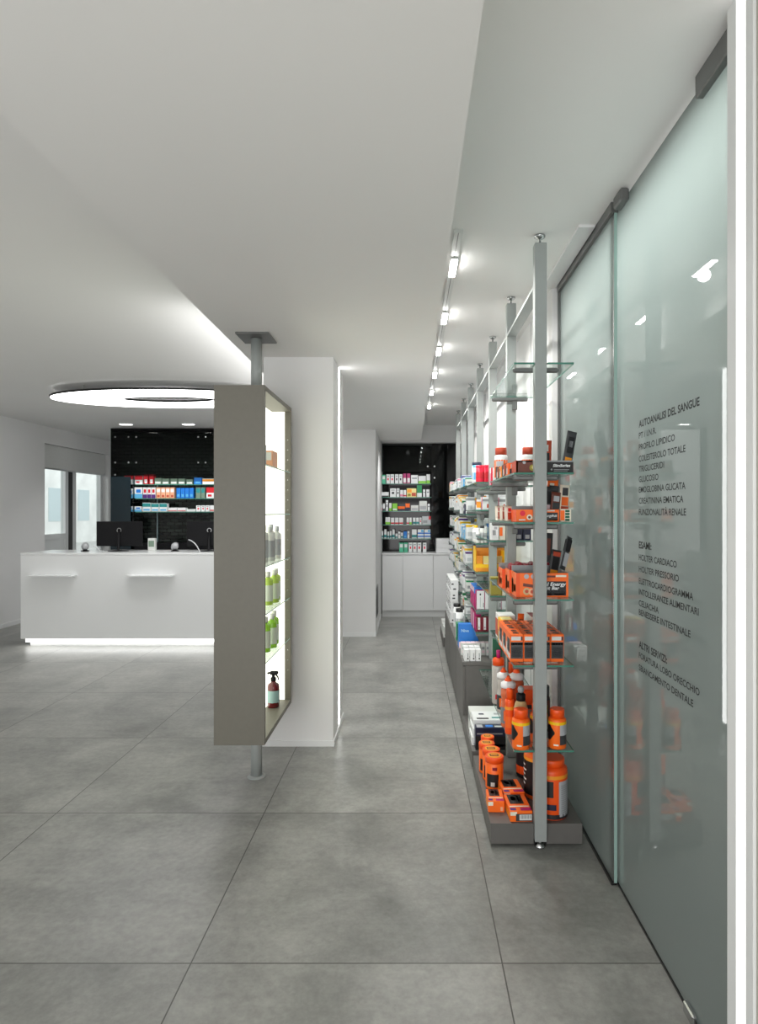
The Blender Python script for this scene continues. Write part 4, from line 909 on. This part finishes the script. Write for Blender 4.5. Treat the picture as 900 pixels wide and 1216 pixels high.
t = jar('protein_tub', 'big orange protein tub at the right front of the plinth', .628, 2.792, zP, .071, .255, 'deeporange', 'deeporange', [(.06, .66, -75, 20, 'silver'), (.02, .10, -180, 30, 'dark'), (.7, .76, -180, 40, 'amber')], 'big protein tubs on the plinth', capr=.82, tub=True)
b = MB()
for k in range(14): b.arc_patch(.0722, .03 + .009 * k, .034 + .009 * k, math.radians(-66), math.radians(-8 - 9 * (k % 3)), col('grey'), n=6)
b.arc_patch(.0725, .1, .17, math.radians(-140), math.radians(-95), col('black'), n=6); b.arc_patch(.0728, .045, .07, math.radians(-135), math.radians(-85), col('navy'), n=6)
b.build('printed_text', t)
t = jar('protein_tub', 'big orange protein tub with black label behind the front post', .612, 2.975, zP, .072, .245, 'orange', 'deeporange', [(.08, .72, -205, -60, 'black'), (.72, .78, -205, 0, 'amber')], 'big protein tubs on the plinth', capr=.82, tub=True)
b = MB()
for k in range(5): b.arc_patch(.0732, .06 + .022 * k, .068 + .022 * k, math.radians(-190), math.radians(-165 + 8 * (k % 2)), col('white'), n=5)
b.build('printed_text', t)
jar('protein_tub', 'black and orange tub standing at the back of the plinth', .60, 3.20, zP, .06, .2, 'dark', 'brown', [(.1, .3, -205, 0, 'deeporange')], 'big protein tubs on the plinth', capr=.85)
# second plinth: flat white boxes and the navy box
carton('device_box', 'dark navy device box in front of the white boxes on the second plinth', .366, 3.535, zP, .17, .06, .125, 'navy', [('F', 0, 0, 1, .62, 'black'), ('T', .05, .1, .25, .9, 'silver'), ('T', .35, .2, .6, .8, 'blue'), ('T', .65, .2, .9, .6, 'offwhite'), ('F', .05, .7, .9, .76, 'grey'), ('F', .6, .15, .95, .25, 'silver')], 'box')
for i in range(3):
    carton('device_box', f'flat white device box, {["bottom", "middle", "top"][i]} of the stack on the second plinth', .352 + .006 * i, 3.605 + .006 * i, zP + i * .0475, .20, .16, .047, 'white',
           [('T', .1, .1, .45, .25, 'dark'), ('T', .55, .2, .9, .35, 'teal'), ('F', .05, .15, .9, .3, 'lightgrey'), ('L', .1, .2, .6, .5, 'grey'), ('T', .2, .6, .35, .75, 'navy'), ('T', .65, .6, .9, .8, 'silver')], 'box', 'flat white boxes on the second plinth')
carton('device_box', 'tall white box with slanted print at the back of the second plinth', .36, 3.80, zP, .19, .12, .13, 'offwhite', [('F', .1, .5, .9, .8, 'grey'), ('L', .1, .5, .9, .8, 'grey')], 'box')

# ------------------------------------------------------------------ goods on the second to sixth bays
def row(bay, k, items, x0=.452, y=None, depth=.06, gap=.004, group=None, where=None):
    """items along X at the bay front: (words, kind, w, h, base, marks)"""
    z = SHELF_Z[bay][k] + .0006; x = x0; y = y or UY[bay] + .035
    for i, it in enumerate(items):
        words, w, h, base, marks = it
        if not (words is None):
            if abs(x + w / 2 - UX) < .0 : pass
            carton('pharmacy_box', f'{words}, {where}', x, y, z, w, depth, h, base, marks, 'box', group)
        x += w + gap
GB = ['', 'boxes on the second rack bay', 'boxes on the third rack bay', 'boxes on the fourth rack bay', 'boxes on the fifth rack bay', 'boxes on the farthest rack bay']
wm = [('F', .15, .6, .85, .75, 'grey'), ('F', .2, .2, .5, .4, 'pink'), ('L', .1, .6, .9, .75, 'grey')]
# bay 2, shelf 1.60
row(1, 0, [('white and pink box beside the red tins', .045, .10, 'white', [('L', 0, 0, 1, .7, 'pink'), ('F', 0, 0, .2, 1, 'crimson')]), ('orange and black sachet box', .055, .075, 'orange', [('F', .1, .1, .7, .6, 'dark'), ('L', .1, .1, .9, .8, 'dark')]), ('pale grey vitamin box', .05, .09, 'lightgrey', wm), ('white vitamin box with red corner', .05, .085, 'white', [('F', .6, .6, 1, 1, 'red')])], where='top shelf of the second bay', group=GB[1])
# bay 2, shelf 1.29
sq = [('F', .25, .1, .8, .35, 'silver'), ('L', .1, .1, .6, .3, 'silver')]
row(1, 1, [('white box with grey figure, left one', .044, .095, 'white', [('F', .2, .3, .6, .6, 'grey'), ('F', .4, .65, .8, .8, 'silver')]), ('white and orange cream box', .034, .08, 'cream', [('F', 0, .3, .5, .9, 'orange')]),
           ('navy blue box left of the post', .044, .088, 'navy', sq), ('navy blue box right of the post', .044, .088, 'navy', sq), ('navy blue box at the shelf right end', .044, .088, 'navy', sq)], where='second shelf of the second bay', group=GB[1])
row(1, 2, [('olive bag box', .06, .1, 'olive', []), ('pale box with yellow side', .06, .09, 'cream', [('L', 0, 0, 1, 1, 'yellow')]), ('yellow green box behind glass', .06, .11, 'olive', [('F', .1, .1, .9, .5, 'yellow')])], where='third shelf of the second bay', group=GB[1])
def tin(label, x, y, z, r, h, c, lid, group, band=None):
    t = empty('supplement_tin', (x, y, z), label, 'tin', group)
    b = MB(); b.lathe([(r * .97, 0), (r, .003), (r, h * .86)], col(c), n=20); b.build('body', t)
    b = MB(); b.lathe([(r * 1.0, h * .862), (r * 1.02, h * .88), (r * 1.0, h)], col(lid), n=20); b.build('lid', t)
    if band:
        b = MB(); b.arc_patch(r + .0006, h * .2, h * .6, -PI, PI * .2, col(band)); b.build('printed_label', t)
z3 = SHELF_Z[2]
tin('glossy crimson tin, left one of two on the third bay top shelf', .462 + .013, 4.315, z3[0] + .0006, .026, .115, 'crimson', 'crimson', 'crimson tins', 'red')
tin('glossy crimson tin, right one of two on the third bay top shelf', .475 + .043, 4.34, z3[0] + .0006, .026, .12, 'crimson', 'crimson', 'crimson tins', 'red')
tin('white tub with dark lid behind the crimson tins', .488, 4.62, z3[0] + .0006, .035, .16, 'white', 'navy', 'pale tubs on the rack', 'palepink')
tin('white tub with blue band, back left of the crimson tins', .475, 4.50, z3[0] + .0006, .03, .13, 'white', 'skyblue', 'pale tubs on the rack', 'skyblue')
wpk = [('F', .1, .65, .9, .85, 'grey'), ('F', .65, .15, .85, .45, 'brick'), ('F', .0, .0, .12, 1, 'pink'), ('L', .1, .2, .9, .5, 'lightgrey')]
row(2, 1, [('orange topped white box', .03, .07, 'white', [('F', 0, .2, 1, .8, 'amber'), ('L', 0, .5, 1, 1, 'brick')]), ('white box with pink edge', .058, .088, 'white', wpk), ('white box with green print', .05, .092, 'white', [('F', .2, .2, .8, .5, 'mint'), ('F', .1, .7, .9, .85, 'grey')]), ('white box with brick print', .055, .085, 'white', wpk)], where='second shelf of the third bay', group=GB[2])
for i, (x, y, h) in enumerate(((.462, 4.30, .105), (.492, 4.31, .12), (.514, 4.32, .115), (.46, 4.42, .12), (.46, 4.53, .11))):
    tin(f'slim white bottle, {ORD[i]} of the cluster on the third bay third shelf', x, y, z3[2] + .0006, .0145, h, 'offwhite', ['white', 'charcoal', 'white', 'yellow', 'lightgrey'][i], 'slim white bottles', 'lightgrey')
# shelf 1.038: yellow display tray of the third bay
t = display_tray('powder_display', 'bright yellow display box of packets on the third bay fourth shelf', .447, 4.315, z3[3] + .0006, .2, .16, .05, 'yellow', .17, [('F', .0, .0, 1, .5, 'amber'), ('L', 0, 0, 1, 1, 'yellow')], inner='amber', group=GB[2])
b = MB(); b.prism([(0, 0), (.004, 0), (.004, .16), (0, .16)], .05, .17, col('yellow')); b.prism([(.196, 0), (.2, 0), (.2, .16), (.196, .16)], .05, .17, col('yellow')); b.box(0, .2, 0, .004, .145, .17, col('amber')); b.build('flap', t)
for i in range(4):
    carton('powder_packet', f'yellow packet, {ORD[i]} from left inside the yellow display box', .456 + i * .046, 4.33, z3[3] + .004, .04, .03, .1, ['amber', 'paleyellow', 'olive', 'tan'][i], [('F', .1, .1, .9, .5, ['yellow', 'white', 'yellow', 'brick'][i])], 'box', 'packets in the yellow display box')
carton('pharmacy_box', 'navy lidded box behind the yellow display on the third bay', .45, 4.49, z3[3] + .0006, .07, .09, .185, 'navy', [], 'box', GB[2])
# shelf .776: tall white boxes with magenta sides
for i in range(4):
    carton('supplement_box', f'tall white box with magenta side, {ORD[i]} from left on the third bay fifth shelf', .452 + i * .0575, 4.315, z3[4] + .0006, .0555, .06, .128, 'white', [('L', 0, 0, 1, 1, 'magenta'), ('T', 0, 0, 1, 1, 'magenta'), ('F', .42, .75, .58, .85, 'dark'), ('F', .45, .1, .55, .65, 'lightgrey'), ('F', 0, 0, .05, 1, 'magenta'), ('F', .85, .1, .95, .35, 'grey')], 'box', 'tall white and magenta boxes')
for i in range(3):
    carton('supplement_box', f'magenta box with blue top, {ORD[i]} behind the tall white boxes', .447, 4.41 + i * .1, z3[4] + .0006, .06, .085, .14, 'magenta', [('T', 0, 0, 1, 1, 'blue'), ('F', 0, .7, 1, 1, 'blue'), ('L', 0, .75, 1, 1, 'palepink')], 'box', GB[2])
for i in range(4):
    carton('supplement_box', f'white and dark red striped box, {ORD[i]} from left on the third bay lowest shelf', .452 + i * .04, 4.32, z3[5] + .0006, .037, .05, .095, 'darkred', [('F', .3, .1, .75, .98, 'white'), ('F', .4, .2, .65, .3, 'pink'), ('L', 0, 0, 1, 1, 'magenta')], 'box', 'striped boxes on the third bay')
for i in range(2):
    carton('supplement_box', f'magenta sided box, {["near", "far"][i]} one at the back edge of the third bay lowest shelf', .447, 4.42 + i * .14, z3[5] + .0006, .05, .12, .11, 'magenta', [('L', .6, .0, 1, 1, 'palepink')], 'box', GB[2])
# far bays: rows along the aisle edge
PAL = [('white', 'yellow', 'white box with yellow top'), ('white', 'amber', 'white box with amber print'), ('skyblue', 'white', 'sky blue box'), ('white', 'grey', 'white box with grey print'), ('navy', 'white', 'navy box with white label'),
       ('cream', 'olive', 'cream box with olive print'), ('lightblue', 'blue', 'pale blue box'), ('white', 'purple', 'white box with violet print'), ('paleyellow', 'amber', 'pale yellow box'), ('offwhite', 'green', 'white box with green print'), ('tan', 'brick', 'tan box with brick top'), ('white', 'pink', 'white box with pink print')]
PICK = {(3, 0): [2, 6, 2, 3], (3, 1): [4, 1, 4, 0], (3, 2): [2, 2, 6, 0], (3, 3): [1, 8, 0, 5], (3, 4): [7, 3, 3, 11], (3, 5): [10, 9, 9, 3],
        (4, 0): [2, 3, 11, 3], (4, 1): [1, 0, 1, 3], (4, 2): [1, 0, 5, 3], (4, 3): [1, 0, 8, 1], (4, 4): [5, 8, 5, 8], (4, 5): [3, 3, 7, 3],
        (5, 0): [3, 11, 3, 10], (5, 1): [7, 3, 3, 0], (5, 2): [11, 3, 3, 7], (5, 3): [3, 3, 7, 3], (5, 4): [3, 3, 3, 7]}
for (bay, k), pk in PICK.items():
    z = SHELF_Z[bay][k] + .0006; nxt = SHELF_Z[bay][k - 1] - z if k else .16; hmax = min(.15, nxt - .045)
    for i in range(6):
        p = pk[(i * 2 + i // 3) % 4] if i % 3 else (3, 0, 7, 9)[(i + bay + k) % 4]
        base, ac, wd = PAL[p]; d = .07 + .025 * random.random(); y = UY[bay] + .045 + i * .117; h = hmax * (.5 + .5 * random.random()); w = .06 + .04 * random.random()
        mk = [('L', .0, .8, 1, .95, ac), ('F', .0, .8, 1, .95, ac), ('F', .15, .25, .7, .5, 'lightgrey' if base != 'offwhite' else 'grey'), ('L', .2, .25, .75, .5, 'lightgrey' if base != 'offwhite' else 'grey')]
        if p == 10: mk.append(('T', 0, 0, 1, 1, ac))
        carton('pharmacy_box', f'{wd}, {ORD[i]} along the aisle edge, shelf {["one", "two", "three", "four", "five", "six"][k]}, {BAYN[bay]} bay', .447 + .012 * random.random(), y, z, w, d, h, base, mk, 'box', GB[bay])
    for i in range(2):
        base, ac, wd = PAL[pk[(i + 1) % 4]]; h = hmax * (.7 + .3 * random.random())
        mk = [('F', 0, .78, 1, 1, ac), ('F', .15, .2, .7, .5, ac)]
        carton('pharmacy_box', f'{wd}, {["left", "right"][i]} one by the post, shelf {["one", "two", "three", "four", "five", "six"][k]}, {BAYN[bay]} bay', .56 + i * .062, UY[bay] + .045, z, .056, .1, h, base, mk, 'box', GB[bay])
# cabinet tops
zT = .4535
for i in range(3):
    for r_ in range(2):
        carton('cream_box', f'small white box, {ORD[i]} from left in the {["front", "back"][r_]} row on the taupe cabinet', .357 + i * .038, 4.16 + r_ * .075 + .0, zT, .034, .05, .078 + .004 * r_, 'white', [('F', .55, .15, .8, .3, 'dark'), ('F', .6, .35, .75, .7, 'grey'), ('L', .2, .2, .8, .35, 'grey')], 'box', 'small white boxes on the taupe cabinet')
for i in range(6):
    carton('cream_box', f'pale pink topped white box, {ORD[i]} from left behind the small white boxes', .35 + i * .034, 4.33, zT, .031, .06, .085, 'offwhite', [('T', 0, 0, 1, 1, 'palepink'), ('F', .2, .2, .8, .4, 'palepink'), ('F', .2, .5, .8, .7, 'grey')], 'box', 'pink topped boxes on the taupe cabinet')
b = MB(); b.raw([(0, 0, 0), (.165, 0, 0), (.16, .14, 0), (0, .14, 0), (0, .03, .17), (.1, .03, .17), (.1, .1, .17), (0, .1, .17)], [(0, 3, 2, 1), (4, 5, 6, 7), (0, 1, 5, 4), (1, 2, 6, 5), (2, 3, 7, 6), (3, 0, 4, 7)], col('blue'))
put_text(b, 'Nive', (.018, .0185, .115), (1, 0, 0), (0, .17, .98), .02, .055, col('lightblue'), True)
b.face([(.0, -.001, .0), (.05, -.001, .0), (.05, .006, .045), (.0, .006, .045)], col('palepink'))
o = b.build('blue_carton', loc=(.352, 4.56, zT)); tag(o, 'blue sloping display carton with pale lettering on the taupe cabinet', 'box')
carton('green_box', 'green and white leaning packet behind the blue carton', .352, 4.83, zT, .06, .1, .13, 'green', [('L', .2, .1, .6, .9, 'white'), ('F', .1, .1, .5, .9, 'darkgreen')], 'box')
spots = [('F', .1, .15, .45, .3, 'dark'), ('F', .5, .4, .9, .55, 'dark'), ('F', .15, .65, .5, .8, 'dark'), ('L', .1, .2, .4, .35, 'dark'), ('L', .5, .5, .9, .62, 'dark'), ('L', .2, .75, .5, .9, 'dark')]
carton('tan_carton', 'tan carton with brick red top on the far taupe cabinets', .443, 5.66, zT, .085, .12, .13, 'tan', [('T', 0, 0, 1, 1, 'brick'), ('F', 0, .82, 1, 1, 'brick'), ('L', 0, .82, 1, 1, 'brick')], 'box')
for i in range(5):
    for r_ in range(4):
        carton('spotted_box', f'small white box with black marks, {ORD[i]} along the {["lowest", "second", "third", "topmost"][r_]} layer on the far cabinets', .352 + .004 * (r_ % 2), 5.60 + i * .13 + .006 * ((r_ + i) % 2), zT + r_ * .0955, .07, .11, .095, 'white', [(f, u, v, u + .22 + .2 * random.random(), v + .13, 'dark') for f in 'FLL' for u, v in ((random.uniform(.05, .5), random.uniform(.08, .4)), (random.uniform(.05, .5), random.uniform(.5, .8)))], 'box', 'white boxes with black marks')
for i in range(3):
    carton('spotted_box', f'white flat pack, {ORD[i]} along the far low plinth of the rack', .352, 6.70 + i * .2, zP, .12, .17, .11, 'offwhite', spots[:3], 'box', 'white packs on the far plinth')
for i in range(3):
    tin(f'white spray bottle with black cap, {ORD[i]} on the far drawer cabinets', .40 + .05 * (i % 2), 5.15 + i * .14, zT, .03, .2, 'white', 'black', 'spray bottles on the far cabinets', 'lightgrey')

# ------------------------------------------------------------------ ceiling lights
CL = emitter('ceiling_led', (1, 1, .98), 14)
for i, x in enumerate((-3.87, -3.02, -2.1)):
    t = empty('ceiling_downlight', (x, 8.46, CZ), f'small square recessed ceiling light above the black cabinet, {["left", "middle", "right"][i]} one', 'ceiling light', 'downlights above the black cabinet')
    b = MB(); b.box(-.08, .08, -.05, .05, -.012, -.0005, W_TRIM, bev=.002); b.build('frame', t)
    b = MB(); b.box(-.07, .07, -.04, .04, -.014, -.0122, CL); b.build('lens', t)
    ld = bpy.data.lights.new('downlight', 'SPOT'); ld.energy = 45; ld.spot_size = 2.2; ld.spot_blend = .8; ld.shadow_soft_size = .03
    lo = bpy.data.objects.new('downlight', ld); C.objects.link(lo); lo.location = (x, 8.42, CZ - .03); lo.rotation_euler = (math.radians(20), 0, 0)
ld = bpy.data.lights.new('aisle_end_fill', 'SPOT'); ld.energy = 42; ld.spot_size = 2.0; ld.spot_blend = .8; ld.shadow_soft_size = .03  # added spot without a fitting, brightens the goods at the aisle end
lo = bpy.data.objects.new('aisle_end_fill', ld); C.objects.link(lo); lo.location = (-.05, 7.75, SZ - .03); lo.rotation_euler = (math.radians(28), 0, 0)

# daylight through the open shop front and the left window, plus an added ceiling uplight
w = bpy.data.worlds.new('sky'); sc.world = w; w.use_nodes = True
w.node_tree.nodes['Background'].inputs['Color'].default_value = (.98, .99, 1, 1); w.node_tree.nodes['Background'].inputs['Strength'].default_value = 2.0
def area(name, loc, rot, sx, sy, e, c=(1, 1, 1)):
    ld = bpy.data.lights.new(name, 'AREA'); ld.shape = 'RECTANGLE'; ld.size = sx; ld.size_y = sy; ld.energy = e; ld.color = c
    lo = bpy.data.objects.new(name, ld); C.objects.link(lo); lo.location = loc; lo.rotation_euler = rot
area('left_ceiling_fill', (-1.16, 5.9, 2.435), (0, math.radians(98), 0), .06, 4.6, 16, (1, 1, .99))  # added unseen strip, extra uplight for the left room's ceiling
area('shopfront_daylight', (-1.1, YF + .1, 1.0), (PI / 2 + .42, 0, 0), 3.6, 1.6, 104, (1, .99, .98))

sc.view_settings.view_transform = 'Standard'; sc.view_settings.look = 'None'; sc.view_settings.gamma = 1; sc.view_settings.use_curve_mapping = False
sc.view_settings.exposure = -0.25
sc.cycles.max_bounces = 8; sc.cycles.diffuse_bounces = 4; sc.cycles.glossy_bounces = 4; sc.cycles.transparent_max_bounces = 16; sc.cycles.transmission_bounces = 6
sc.cycles.caustics_reflective = False; sc.cycles.caustics_refractive = False; sc.cycles.sample_clamp_indirect = 4
sc.cycles.use_denoising = True
bpy.context.view_layer.update()
